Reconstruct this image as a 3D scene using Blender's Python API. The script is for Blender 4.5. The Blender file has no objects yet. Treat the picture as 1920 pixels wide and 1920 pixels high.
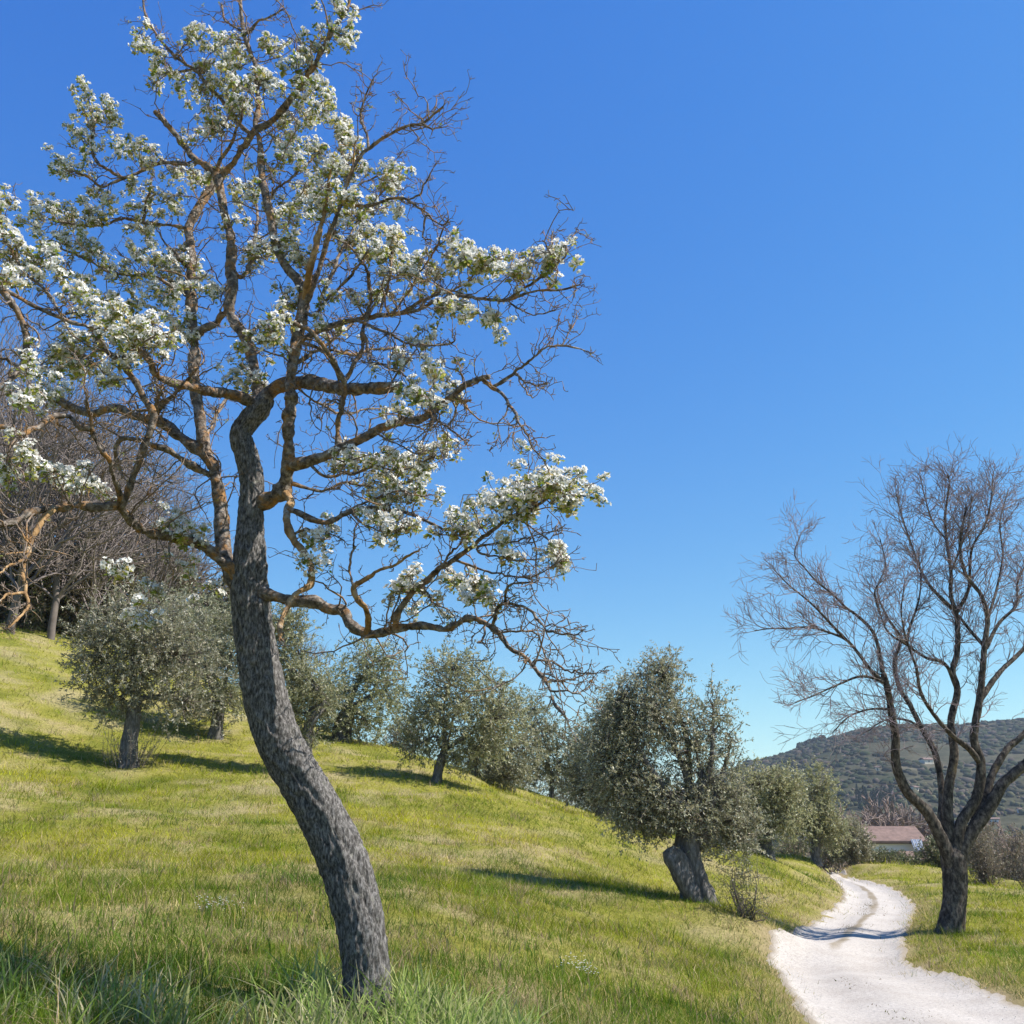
import bpy, math, random
import numpy as np
from mathutils import noise as mnoise, Vector

R = math.radians
rng = np.random.default_rng(11)
random.seed(11)
scene = bpy.context.scene
col = scene.collection

# ------------------------------------------------------------------ camera
F = 1884.0                       # focal length in photograph pixels (1920 wide)
PITCH = R(17.7)
CAMZ = 1.6
cp, sp = math.cos(PITCH), math.sin(PITCH)
cam_d = bpy.data.cameras.new('camera')
cam_d.sensor_width = 36.0
cam_d.lens = 36.0 * F / 1920.0
cam_d.clip_end = 20000
cam_d.clip_start = 0.05
cam = bpy.data.objects.new('camera', cam_d)
col.objects.link(cam)
cam.location = (0, 0, CAMZ)
cam.rotation_euler = (math.pi / 2 + PITCH, 0, 0)
scene.camera = cam

# ------------------------------------------------------------------ sky and sun
SUN_EL, SUN_AZ = R(51), R(97)    # azimuth clockwise from +Y: the sun stands to the right
world = bpy.data.worlds.new('World')
scene.world = world
world.use_nodes = True
wt = world.node_tree
wt.nodes.clear()
sky = wt.nodes.new('ShaderNodeTexSky')
sky.sky_type = 'NISHITA'
sky.sun_disc = False
sky.sun_elevation = SUN_EL
sky.sun_rotation = SUN_AZ
sky.altitude = 300
sky.air_density = 1.0
sky.dust_density = 0.2
sky.ozone_density = 2.4
hs = wt.nodes.new('ShaderNodeHueSaturation')
hs.inputs['Saturation'].default_value = 1.34
bg = wt.nodes.new('ShaderNodeBackground')
bg.inputs['Strength'].default_value = 0.117
wo = wt.nodes.new('ShaderNodeOutputWorld')
wt.links.new(sky.outputs[0], hs.inputs['Color'])
# even, film-like response of the phone's sky: each channel through a power curve
sc_ = wt.nodes.new('ShaderNodeSeparateColor'); cc_ = wt.nodes.new('ShaderNodeCombineColor')
wt.links.new(hs.outputs[0], sc_.inputs[0])
for ch, (pw_, k_) in enumerate([(0.873, 0.92), (0.903, 0.996), (0.42, 2.20)]):
    p_ = wt.nodes.new('ShaderNodeMath'); p_.operation = 'POWER'; p_.inputs[1].default_value = pw_
    q_ = wt.nodes.new('ShaderNodeMath'); q_.operation = 'MULTIPLY'; q_.inputs[1].default_value = k_
    wt.links.new(sc_.outputs[ch], p_.inputs[0]); wt.links.new(p_.outputs[0], q_.inputs[0]); wt.links.new(q_.outputs[0], cc_.inputs[ch])
wt.links.new(cc_.outputs[0], bg.inputs['Color'])
wt.links.new(bg.outputs[0], wo.inputs['Surface'])

sun_d = bpy.data.lights.new('sun', 'SUN')
sun_d.energy = 5.0
sun_d.angle = R(0.53)
sun_d.color = (1.0, 0.95, 0.86)
sun = bpy.data.objects.new('sun', sun_d)
col.objects.link(sun)
sdir = Vector((math.sin(SUN_AZ) * math.cos(SUN_EL), math.cos(SUN_AZ) * math.cos(SUN_EL), math.sin(SUN_EL)))
sun.rotation_euler = (-sdir).to_track_quat('-Z', 'Y').to_euler()
sun.location = (30, 0, 40)

scene.view_settings.view_transform = 'Standard'
scene.view_settings.look = 'None'
scene.view_settings.gamma = 1.0
scene.view_settings.exposure = 0.80
scene.view_settings.use_curve_mapping = False
scene.cycles.max_bounces = 6
scene.cycles.diffuse_bounces = 3
scene.cycles.transmission_bounces = 4
scene.cycles.transparent_max_bounces = 4
scene.cycles.caustics_reflective = False
scene.cycles.caustics_refractive = False

# ------------------------------------------------------------------ helpers
def P(px, py, Y):
    """World point seen at photograph pixel (px, py) at ground distance Y."""
    dy = cp - sp * (960 - py) / F
    t = Y / dy
    return np.array([(px - 960) / F * t, Y, CAMZ + t * (sp + cp * (960 - py) / F)])

def MPP(py, Y):
    """Metres per photograph pixel at that place."""
    return Y / (cp - sp * (960 - py) / F) / F

def G(px, py, z=0.0):
    """World point on the level plane z seen at a pixel below the horizon."""
    dz = sp + cp * (960 - py) / F
    t = (z - CAMZ) / dz
    return np.array([(px - 960) / F * t, t * (cp - sp * (960 - py) / F), z])

def empty(name, loc):
    o = bpy.data.objects.new(name, None)
    o.location = loc
    o.empty_display_size = 0.3
    col.objects.link(o)
    return o

def tag(o, label=None, cat=None, group=None, kind=None):
    if label: o['label'] = label
    if cat: o['category'] = cat
    if group: o['group'] = group
    if kind: o['kind'] = kind
    return o

def np_mesh(name, V, Fc, cols=None, smooth=True):
    """Mesh from numpy arrays; Fc is (n,k) with k corners per face (or a list of such arrays)."""
    me = bpy.data.meshes.new(name)
    if not isinstance(Fc, list): Fc = [Fc]
    Fc = [f for f in Fc if len(f)]
    V = np.asarray(V, dtype=np.float32)
    me.vertices.add(len(V))
    me.vertices.foreach_set('co', V.ravel())
    loops = np.concatenate([f.ravel() for f in Fc]).astype(np.int32)
    starts, s = [], 0
    for f in Fc:
        starts.append(s + np.arange(len(f)) * f.shape[1]); s += f.size
    starts = np.concatenate(starts).astype(np.int32)
    me.loops.add(len(loops))
    me.loops.foreach_set('vertex_index', loops)
    me.polygons.add(len(starts))
    me.polygons.foreach_set('loop_start', starts)
    me.polygons.foreach_set('use_smooth', np.full(len(starts), smooth, dtype=bool))
    me.update(calc_edges=True)
    if cols is not None:
        a = me.color_attributes.new('col', 'FLOAT_COLOR', 'POINT')
        c = np.ones((len(V), 4), dtype=np.float32)
        c[:, :3] = cols
        a.data.foreach_set('color', c.ravel())
    return me

def obj(name, me, mat=None, parent=None, loc=None):
    """Link a mesh; vertices are world positions, shifted so that they sit right under the parent."""
    o = bpy.data.objects.new(name, me)
    col.objects.link(o)
    if mat is not None and not me.materials: me.materials.append(mat)
    if parent is not None:
        o.parent = parent
        pw = np.zeros(3)
        q = parent
        while q is not None:
            pw += np.array(q.location); q = q.parent
        o.location = tuple(-pw) if loc is None else tuple(np.asarray(loc) - pw)
    elif loc is not None:
        o.location = tuple(loc)
    return o

def norm(v):
    v = np.asarray(v, dtype=float)
    return v / (np.linalg.norm(v, axis=-1, keepdims=True) + 1e-12)

def catmull(pts, n):
    """Resample a polyline smoothly to n points."""
    p = np.asarray(pts, dtype=float)
    if len(p) < 3:
        t = np.linspace(0, 1, n)[:, None]
        return p[0] * (1 - t) + p[-1] * t
    d = np.r_[0, np.cumsum(np.linalg.norm(np.diff(p[:, :3], axis=0), axis=1))]
    q = np.vstack([2 * p[0] - p[1], p, 2 * p[-1] - p[-2]])
    s = np.linspace(0, d[-1], n)
    i = np.clip(np.searchsorted(d, s, side='right') - 1, 0, len(p) - 2)
    t = ((s - d[i]) / np.maximum(d[i + 1] - d[i], 1e-9))[:, None]
    a, b, c, e = q[i], q[i + 1], q[i + 2], q[i + 3]
    return 0.5 * (2 * b + (c - a) * t + (2 * a - 5 * b + 4 * c - e) * t ** 2 + (3 * b - a - 3 * c + e) * t ** 3)

def frames(p):
    tg = np.gradient(p, axis=0)
    tg = norm(tg)
    ref = np.array([0.0, -1.0, 0.13]) if abs(tg[0] @ np.array([0, -1, 0.13])) < 0.9 else np.array([1.0, 0, 0])
    nrm = np.zeros_like(p)
    v = ref
    for i in range(len(p)):
        v = v - tg[i] * (v @ tg[i])
        v = v / (np.linalg.norm(v) + 1e-9)
        nrm[i] = v
    return tg, nrm, np.cross(tg, nrm)

class Acc:
    """Collects tubes and leaves into one mesh."""
    def __init__(self):
        self.V, self.Q, self.C, self.n = [], [], [], 0
    def add(self, V, Q, C=None):
        self.V.append(V); self.Q.append(Q + self.n); self.n += len(V)
        if C is not None: self.C.append(C)
    def tube(self, p, r, sides=4, c=None):
        p = np.asarray(p, dtype=float)
        n = len(p)
        tg, a, b = frames(p)
        th = np.arange(sides) * (2 * math.pi / sides)
        ring = a[:, None, :] * np.cos(th)[None, :, None] + b[:, None, :] * np.sin(th)[None, :, None]
        V = (p[:, None, :] + ring * np.asarray(r, dtype=float)[:, None, None]).reshape(-1, 3)
        i = np.arange(n - 1)[:, None] * sides
        j = np.arange(sides)[None, :]
        k = (j + 1) % sides
        Q = np.stack([i + j, i + k, i + sides + k, i + sides + j], axis=-1).reshape(-1, 4)
        self.add(V, Q, None if c is None else np.tile(np.asarray(c, dtype=float), (len(V), 1)))
    def leaves(self, pos, d, nrm, L, W, c):
        """Diamond leaves: pos base, d direction, nrm normal, all (n,3); L, W (n,), c (n,3)."""
        s = np.cross(d, nrm)
        s = norm(s)
        m = pos + d * (L * 0.45)[:, None] + nrm * (L * 0.06)[:, None]
        V = np.stack([pos, m + s * (W / 2)[:, None], pos + d * L[:, None], m - s * (W / 2)[:, None]], axis=1).reshape(-1, 3)
        Q = (np.arange(len(pos))[:, None] * 4 + np.arange(4)[None, :])
        self.add(V, Q, np.repeat(c, 4, axis=0))
    def mesh(self, name, smooth=True):
        return np_mesh(name, np.vstack(self.V), np.vstack(self.Q), np.vstack(self.C) if self.C else None, smooth)

def rand_dir(n):
    v = rng.normal(size=(n, 3))
    return norm(v)

def hash2(ix, iy, seed):
    h = (ix.astype(np.int64) * 374761393 + iy.astype(np.int64) * 668265263 + seed * 1442695041) & 0xFFFFFFFF
    h = ((h ^ (h >> 13)) * 1274126177) & 0xFFFFFFFF
    return ((h ^ (h >> 16)) & 0xFFFFFF) / float(0xFFFFFF)

def vnoise(x, y, seed=0):
    ix, iy = np.floor(x), np.floor(y)
    fx, fy = x - ix, y - iy
    fx = fx * fx * (3 - 2 * fx); fy = fy * fy * (3 - 2 * fy)
    a, b = hash2(ix, iy, seed), hash2(ix + 1, iy, seed)
    c, d = hash2(ix, iy + 1, seed), hash2(ix + 1, iy + 1, seed)
    return (a * (1 - fx) + b * fx) * (1 - fy) + (c * (1 - fx) + d * fx) * fy

def fbm(x, y, seed=0, oct=4):
    s, a, t = 0, 1.0, 0
    for o in range(oct):
        s = s + a * vnoise(x * 2 ** o, y * 2 ** o, seed + o * 17); t += a; a *= 0.55
    return s / t

def bark_tube(p, r, sides, amp, scale=1.0, seed=0, along=0.22, cap=False, flute=0.0):
    """A trunk or limb with real furrowed relief."""
    p = np.asarray(p, dtype=float); r = np.asarray(r, dtype=float)
    tg, a, b = frames(p)
    s = np.r_[0, np.cumsum(np.linalg.norm(np.diff(p, axis=0), axis=1))]
    n = len(p)
    V = np.zeros((n, sides, 3))
    th = np.arange(sides) * 2 * math.pi / sides
    ct, st = np.cos(th), np.sin(th)
    for i in range(n):
        ri = r[i]
        for j in range(sides):
            q = Vector((ct[j] * ri * scale * 22, st[j] * ri * scale * 22, s[i] * scale * 22 * along + seed * 7.3))
            big = mnoise.noise(Vector((ct[j] * 1.3 + seed, st[j] * 1.3, s[i] * 1.6)))
            f = mnoise.noise(q)
            g = mnoise.noise(q * 2.3)
            ridge = 1.0 - 2.2 * abs(f)
            h = amp * (0.75 * ridge + 0.45 * g) + ri * 0.10 * big
            if flute: h += ri * flute * math.sin(th[j] * 3 + seed + s[i] * 1.5) * (0.6 + 0.4 * big)
            V[i, j] = p[i] + (a[i] * ct[j] + b[i] * st[j]) * (ri + h)
    V = V.reshape(-1, 3)
    i = np.arange(n - 1)[:, None] * sides
    j = np.arange(sides)[None, :]
    k = (j + 1) % sides
    Q = np.stack([i + j, i + k, i + sides + k, i + sides + j], axis=-1).reshape(-1, 4)
    Fs = [Q]
    if cap:
        V = np.vstack([V, p[-1] + tg[-1] * r[-1] * 0.15])
        c = np.full(sides, len(V) - 1)
        base = (n - 1) * sides
        Fs.append(np.stack([base + np.arange(sides), base + (np.arange(sides) + 1) % sides, c], axis=-1))
    return V, Fs

# ------------------------------------------------------------------ materials
def mat(name):
    m = bpy.data.materials.new(name)
    m.use_nodes = True
    nt = m.node_tree
    nt.nodes.clear()
    out = nt.nodes.new('ShaderNodeOutputMaterial')
    return m, nt, out

def N(nt, typ, **kw):
    n = nt.nodes.new('ShaderNode' + typ)
    for k, v in kw.items():
        if k in n.inputs: n.inputs[k].default_value = v
        else: setattr(n, k, v)
    return n

def ramp(nt, stops):
    r = nt.nodes.new('ShaderNodeValToRGB')
    e = r.color_ramp.elements
    e[0].position, e[0].color = stops[0][0], (*stops[0][1], 1)
    e[1].position, e[1].color = stops[1][0], (*stops[1][1], 1)
    for p, c in stops[2:]:
        x = e.new(p); x.color = (*c, 1)
    return r

def leaf_mat(name, trans=0.35, gloss=0.0):
    """Thin leaf: diffuse plus light passing through; colour from the mesh."""
    m, nt, out = mat(name)
    at = N(nt, 'VertexColor', layer_name='col')
    d = N(nt, 'BsdfDiffuse'); t = N(nt, 'BsdfTranslucent'); mx = N(nt, 'MixShader')
    mx.inputs[0].default_value = trans
    nt.links.new(at.outputs[0], d.inputs[0]); nt.links.new(at.outputs[0], t.inputs[0])
    nt.links.new(d.outputs[0], mx.inputs[1]); nt.links.new(t.outputs[0], mx.inputs[2])
    last = mx
    if gloss:
        g = N(nt, 'BsdfGlossy', Roughness=0.45); m2 = N(nt, 'MixShader'); m2.inputs[0].default_value = gloss
        g.inputs[0].default_value = (0.9, 0.9, 0.9, 1)
        nt.links.new(mx.outputs[0], m2.inputs[1]); nt.links.new(g.outputs[0], m2.inputs[2]); last = m2
    nt.links.new(last.outputs[0], out.inputs[0])
    return m

def bark_mat(name, stops, lichen=None, lich_lo=0.55, lich_hi=0.7, scale=9.0, bump=0.5, stretch=4.0, lscale=6.0):
    m, nt, out = mat(name)
    tc = N(nt, 'TexCoord')
    mp = N(nt, 'Mapping'); mp.inputs['Scale'].default_value = (stretch, stretch, 1)
    nt.links.new(tc.outputs['Object'], mp.inputs[0])
    n1 = N(nt, 'TexNoise', Scale=scale, Detail=9.0, Roughness=0.7)
    nt.links.new(mp.outputs[0], n1.inputs['Vector'])
    rp = ramp(nt, stops)
    nt.links.new(n1.outputs['Fac'], rp.inputs[0])
    b = N(nt, 'BsdfPrincipled', Roughness=0.92)
    b.inputs['Specular IOR Level'].default_value = 0.15
    c = rp.outputs[0]
    if lichen:
        n2 = N(nt, 'TexNoise', Scale=lscale, Detail=5.0, Roughness=0.65)
        nt.links.new(tc.outputs['Object'], n2.inputs['Vector'])
        mr = N(nt, 'MapRange'); mr.inputs['From Min'].default_value = lich_lo; mr.inputs['From Max'].default_value = lich_hi
        nt.links.new(n2.outputs['Fac'], mr.inputs[0])
        mx = N(nt, 'Mix', data_type='RGBA')
        n3 = N(nt, 'TexNoise', Scale=lscale * 9, Detail=3.0)
        nt.links.new(tc.outputs['Object'], n3.inputs['Vector'])
        r3 = ramp(nt, [(0.3, tuple(x * 0.5 for x in lichen)), (0.65, lichen)])
        nt.links.new(n3.outputs['Fac'], r3.inputs[0])
        nt.links.new(mr.outputs[0], mx.inputs['Factor'])
        nt.links.new(c, mx.inputs['A']); nt.links.new(r3.outputs[0], mx.inputs['B'])
        c = mx.outputs['Result']
    nt.links.new(c, b.inputs['Base Color'])
    bp = N(nt, 'Bump', Strength=bump, Distance=0.02)
    nt.links.new(n1.outputs['Fac'], bp.inputs['Height'])
    nt.links.new(bp.outputs[0], b.inputs['Normal'])
    nt.links.new(b.outputs[0], out.inputs[0])
    return m

def plain_mat(name, c, rough=0.85, var=0.25, scale=3.0, bump=0.0):
    m, nt, out = mat(name)
    tc = N(nt, 'TexCoord')
    n1 = N(nt, 'TexNoise', Scale=scale, Detail=6.0, Roughness=0.65)
    nt.links.new(tc.outputs['Object'], n1.inputs['Vector'])
    rp = ramp(nt, [(0.3, tuple(x * (1 - var) for x in c)), (0.7, tuple(min(1, x * (1 + var)) for x in c))])
    nt.links.new(n1.outputs['Fac'], rp.inputs[0])
    b = N(nt, 'BsdfPrincipled', Roughness=rough)
    nt.links.new(rp.outputs[0], b.inputs['Base Color'])
    if bump:
        bp = N(nt, 'Bump', Strength=bump, Distance=0.05)
        nt.links.new(n1.outputs['Fac'], bp.inputs['Height']); nt.links.new(bp.outputs[0], b.inputs['Normal'])
    nt.links.new(b.outputs[0], out.inputs[0])
    return m

M_trunk = bark_mat('pear_trunk_bark', [(0.38, (0.040, 0.036, 0.034)), (0.50, (0.125, 0.116, 0.110)), (0.62, (0.29, 0.27, 0.26))],
                   (0.30, 0.29, 0.25), 0.58, 0.72, 24, 1.0, 3.0, 22)
M_limb = bark_mat('pear_limb_bark', [(0.36, (0.040, 0.031, 0.025)), (0.50, (0.145, 0.118, 0.098)), (0.62, (0.33, 0.285, 0.245))],
                  (0.40, 0.215, 0.085), 0.51, 0.64, 24, 1.0, 1.0, 11)
M_twig = bark_mat('pear_twig_bark', [(0.30, (0.07, 0.053, 0.044)), (0.52, (0.19, 0.15, 0.125)), (0.72, (0.32, 0.27, 0.235))],
                  (0.42, 0.23, 0.09), 0.50, 0.66, 16, 0.2, 1.0, 7)
M_orange = bark_mat('lichen_crusted_bark', [(0.34, (0.10, 0.06, 0.035)), (0.50, (0.29, 0.175, 0.08)), (0.66, (0.44, 0.31, 0.18))],
                    (0.40, 0.36, 0.30), 0.58, 0.70, 14, 0.5, 1.0, 7)
M_petal = leaf_mat('white_petal', 0.36)
M_leaf = leaf_mat('young_pear_leaf', 0.50, 0.02)
M_olive = leaf_mat('olive_leaf', 0.38, 0.04)
M_olivebark = bark_mat('olive_bark', [(0.28, (0.035, 0.032, 0.030)), (0.5, (0.12, 0.11, 0.10)), (0.72, (0.30, 0.28, 0.26))], None, scale=7, bump=0.8, stretch=3)
M_barebark = bark_mat('bare_tree_bark', [(0.38, (0.025, 0.020, 0.017)), (0.50, (0.075, 0.062, 0.052)), (0.62, (0.18, 0.15, 0.12))],
                      (0.24, 0.18, 0.09), 0.60, 0.74, 8, 0.7, 2.0, 3)
M_baretwig = plain_mat('bare_tree_twig', (0.30, 0.235, 0.245), 0.9, 0.25, 2.0)
M_woodbark = plain_mat('woodland_bark', (0.13, 0.105, 0.09), 0.95, 0.45, 2.0)
M_grass = leaf_mat('grass_blade', 0.42, 0.0)
# ------------------------------------------------------------------ terrain
ROADZ = 0.0
LE = [(1560, 1985), (1530, 1920), (1490, 1860), (1455, 1802), (1449, 1776), (1500, 1738), (1572, 1697), (1584, 1676), (1572, 1654), (1556, 1643), (1544, 1637), (1515, 1632.5)]
RE = [(2200, 1985), (2030, 1920), (1890, 1860), (1722, 1800), (1686, 1768), (1698, 1736), (1712, 1704), (1706, 1684), (1668, 1660), (1615, 1646), (1575, 1636), (1525, 1629)]
Lw = np.array([G(*q) for q in LE]); Rw = np.array([G(*q) for q in RE])
# the track goes on behind the viewer and round the far bend
Lw = np.vstack([Lw[0] + (Lw[0] - Lw[1]) * 2.0 + np.array([0.4, -3, 0]), Lw, Lw[-1] + np.array([-9.0, 1.0, 0])])
Rw = np.vstack([Rw[0] + (Rw[0] - Rw[1]) * 1.2 + np.array([0.4, -3, 0]), Rw, Rw[-1] + np.array([-9.0, 1.5, 0])])
NR = 420
Ls, Rs = catmull(Lw, NR), catmull(Rw, NR)
Cs = (Ls + Rs) / 2
HWs = np.linalg.norm((Ls - Rs)[:, :2], axis=1) / 2

ringx = np.r_[Ls[::2, 0], Rs[::-2, 0]]; ringy = np.r_[Ls[::2, 1], Rs[::-2, 1]]
EDG = np.vstack([catmull(Lw, 360)[:, :2], catmull(Rw, 360)[:, :2]])
def road_dist(x, y):
    """Signed distance to the track's edge (negative on the track)."""
    full = np.full(len(x), 9.0)
    near = np.nonzero((x > ringx.min() - 4) & (x < ringx.max() + 4) & (y > ringy.min() - 4) & (y < ringy.max() + 4))[0]
    x, y = x[near], y[near]
    out = np.empty(len(x))
    x1, y1, x2, y2 = ringx, ringy, np.roll(ringx, -1), np.roll(ringy, -1)
    for a in range(0, len(x), 12000):
        b = slice(a, a + 12000)
        px_, py_ = x[b, None], y[b, None]
        d2 = (px_ - EDG[None, :, 0]) ** 2 + (py_ - EDG[None, :, 1]) ** 2
        cr = ((y1 > py_) != (y2 > py_)) & (px_ < (x2 - x1) * (py_ - y1) / (y2 - y1 + 1e-12) + x1)
        out[b] = np.sqrt(d2.min(axis=1)) * np.where(cr.sum(axis=1) % 2 == 1, -1.0, 1.0)
    full[near] = out
    return full

ctrl = [P(*q) for q in [
    (690, 1900, 6.2), (0, 1905, 5.6), (350, 1905, 5.9), (1000, 1905, 7.2), (1300, 1905, 8.6), (-300, 1880, 5.2),
    (242, 1434, 26), (405, 1380, 31), (640, 1390, 34), (818, 1464, 28), (890, 1455, 33), (1035, 1500, 36), (1125, 1533, 33),
    (960, 1492, 33), (1250, 1572, 34), (1315, 1694, 17), (1440, 1609, 31), (1530, 1614, 43), (1400, 1715, 16.2),
    (0, 1212, 35), (200, 1264, 36), (-250, 1150, 34), (1595, 1620, 44), (1660, 1628, 47), (1850, 1668, 38), (1920, 1672, 33), (2100, 1690, 30),
    (1785, 1748, 18.6), (1760, 1680, 28), (600, 1650, 12.5), (1050, 1700, 14.5), (100, 1640, 13.5), (1480, 1662, 25)]]
for k in range(4, NR, 24):
    for S_ in (Ls, Cs, Rs): ctrl.append(np.array([S_[k, 0], S_[k, 1], -1.6 * float(np.clip((S_[k, 1] - 47.5) / 8.0, 0, 1))]))
for w in [(0, 0, 0), (0, -12, -0.2), (-14, -10, 2.2), (-20, 6, 3.6), (-32, 15, 6.5), (-40, 40, 12.5), (-20, 48, 10.6), (-30, 65, 15), (-8, 48, 5.6),
          (-5, 62, 4.5), (4, 60, 1.0), (14, 62, -1.2), (22, 70, -3.5), (40, 60, -5), (50, 30, -4), (30, 10, -1.0), (28, -12, -0.8), (40, 90, -7), (10, 95, -6), (-30, 100, 12), (-60, 60, 16), (-60, 0, 9), (70, 80, -8), (70, 0, -5)]:
    ctrl.append(np.array(w, dtype=float))
ctrl = np.array(ctrl)

def tps_fit(X, z, lam=0.12):
    n = len(X)
    d = np.linalg.norm(X[:, None] - X[None], axis=-1)
    K = d ** 2 * np.log(d + 1e-9) + lam * np.eye(n)
    Pm = np.c_[np.ones(n), X]
    A = np.zeros((n + 3, n + 3))
    A[:n, :n] = K; A[:n, n:] = Pm; A[n:, :n] = Pm.T
    return np.linalg.solve(A, np.r_[z, 0, 0, 0])
TW = tps_fit(ctrl[:, :2], ctrl[:, 2])

def sstep(a, b, x):
    t = np.clip((x - a) / (b - a), 0, 1)
    return t * t * (3 - 2 * t)

def ground_z(x, y, detail=True):
    x = np.atleast_1d(np.asarray(x, dtype=float)); y = np.atleast_1d(np.asarray(y, dtype=float))
    xc, yc = np.clip(x, -62, 70), np.clip(y, -14, 96)
    z = np.empty(len(x))
    for a in range(0, len(x), 40000):
        b = slice(a, a + 40000)
        d = np.sqrt((xc[b, None] - ctrl[None, :, 0]) ** 2 + (yc[b, None] - ctrl[None, :, 1]) ** 2)
        z[b] = (d ** 2 * np.log(d + 1e-9)) @ TW[:-3] + TW[-3] + TW[-2] * xc[b] + TW[-1] * yc[b]
    far = sstep(0, 130, np.hypot(x - xc, y - yc))
    floor = -8.0 + 20 * sstep(60, 500, -x) * (1 - sstep(500, 1500, np.abs(y)))
    z = z * (1 - far) + floor * far
    rd = road_dist(xc, yc)
    on = sstep(0.9, -0.1, rd)
    if detail:
        z = z + (1 - on) * ((fbm(x * 0.33, y * 0.33, 3, 3) - 0.5) * 0.34 + (fbm(x * 1.6, y * 1.6, 9, 2) - 0.5) * 0.10) * (1 - far)
    # the track is cut a little into the slope: low verge bank on both sides
    z = z - 0.13 * sstep(0.30, -0.20, rd) * (1 - far)
    return z

def axis(lo, hi, step, far, n):
    mid = np.arange(lo, hi + 1e-6, step)
    g = np.geomspace(1, far, n)
    return np.r_[lo - g[::-1] * step * 2, mid, hi + g * step * 2]
gx = axis(-24, 24, 0.38, 3600, 40)
gy = axis(-4, 50, 0.38, 3600, 40)
XX, YY = np.meshgrid(gx, gy)
ZZ = ground_z(XX.ravel(), YY.ravel())
nx, ny = len(gx), len(gy)
ii = (np.arange(ny - 1)[:, None] * nx + np.arange(nx - 1)[None, :]).ravel()
gf = np.stack([ii, ii + 1, ii + nx + 1, ii + nx], axis=-1)
# ground material: damp soil and thatch between the blades, patches of dry straw
m, nt, out = mat('meadow_soil')
tc = N(nt, 'TexCoord')
n1 = N(nt, 'TexNoise', Scale=0.55, Detail=8.0, Roughness=0.62); nt.links.new(tc.outputs['Object'], n1.inputs['Vector'])
n2 = N(nt, 'TexNoise', Scale=14.0, Detail=8.0, Roughness=0.75); nt.links.new(tc.outputs['Object'], n2.inputs['Vector'])
r1 = ramp(nt, [(0.35, (0.17, 0.18, 0.035)), (0.52, (0.28, 0.265, 0.055)), (0.68, (0.36, 0.30, 0.13))]); nt.links.new(n1.outputs['Fac'], r1.inputs[0])
r2 = ramp(nt, [(0.3, (0.45, 0.45, 0.45)), (0.7, (1.15, 1.15, 1.15))]); nt.links.new(n2.outputs['Fac'], r2.inputs[0])
mx = N(nt, 'Mix', data_type='RGBA', blend_type='MULTIPLY'); mx.inputs['Factor'].default_value = 1.0
nt.links.new(r1.outputs[0], mx.inputs['A']); nt.links.new(r2.outputs[0], mx.inputs['B'])
at = N(nt, 'VertexColor', layer_name='col'); mv = N(nt, 'Mix', data_type='RGBA'); mv.inputs['B'].default_value = (0.34, 0.265, 0.165, 1)
sp_ = N(nt, 'SeparateColor'); nt.links.new(at.outputs[0], sp_.inputs[0])
md = N(nt, 'Mix', data_type='RGBA'); md.inputs['B'].default_value = (0.43, 0.35, 0.20, 1); mu_ = N(nt, 'Math', operation='MULTIPLY'); mu_.inputs[1].default_value = 0.8
nt.links.new(sp_.outputs[1], mu_.inputs[0]); nt.links.new(mu_.outputs[0], md.inputs['Factor']); nt.links.new(r1.outputs[0], md.inputs['A']); nt.links.new(md.outputs['Result'], mx.inputs['A'])
nt.links.new(sp_.outputs[0], mv.inputs['Factor']); nt.links.new(mx.outputs['Result'], mv.inputs['A'])
b = N(nt, 'BsdfDiffuse'); nt.links.new(mv.outputs['Result'], b.inputs[0])
bp = N(nt, 'Bump', Strength=0.8, Distance=0.08); nt.links.new(n2.outputs['Fac'], bp.inputs['Height']); nt.links.new(bp.outputs[0], b.inputs['Normal'])
nt.links.new(b.outputs[0], out.inputs[0])
M_ground = m
def dry_at(x, y):
    return sstep(0.50, 0.66, fbm(x * 0.35, y * 0.35, 21, 4) * 0.45 + fbm(x * 1.5, y * 1.5, 33, 3) * 0.55) * 0.8
vm = sstep(0.26, -0.15, road_dist(np.clip(XX.ravel(), -62, 70), np.clip(YY.ravel(), -14, 96)) + (fbm(XX.ravel() * 1.3, YY.ravel() * 1.3, 63, 3) - 0.5) * 0.9)
g = obj('ground', np_mesh('ground', np.c_[XX.ravel(), YY.ravel(), ZZ], gf, np.c_[vm, dry_at(XX.ravel(), YY.ravel()), vm]), M_ground)
tag(g, kind='structure', label='grassy hillside sloping down to the white track')

# ------------------------------------------------------------------ road
m, nt, out = mat('white_gravel')
tc = N(nt, 'TexCoord')
at = N(nt, 'VertexColor', layer_name='col')
sepc = N(nt, 'SeparateColor'); nt.links.new(at.outputs[0], sepc.inputs[0])
n1 = N(nt, 'TexNoise', Scale=26.0, Detail=8.0, Roughness=0.8); nt.links.new(tc.outputs['Object'], n1.inputs['Vector'])
n2 = N(nt, 'TexNoise', Scale=1.3, Detail=7.0, Roughness=0.65); nt.links.new(tc.outputs['Object'], n2.inputs['Vector'])
r1 = ramp(nt, [(0.34, (0.28, 0.255, 0.235)), (0.5, (0.42, 0.38, 0.34)), (0.7, (0.53, 0.485, 0.44))]); nt.links.new(n1.outputs['Fac'], r1.inputs[0])
r2 = ramp(nt, [(0.35, (0.86, 0.84, 0.82)), (0.62, (1.0, 1.0, 1.0))]); nt.links.new(n2.outputs['Fac'], r2.inputs[0])
mx = N(nt, 'Mix', data_type='RGBA', blend_type='MULTIPLY'); mx.inputs['Factor'].default_value = 1.0
nt.links.new(r1.outputs[0], mx.inputs['A']); nt.links.new(r2.outputs[0], mx.inputs['B'])
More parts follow.
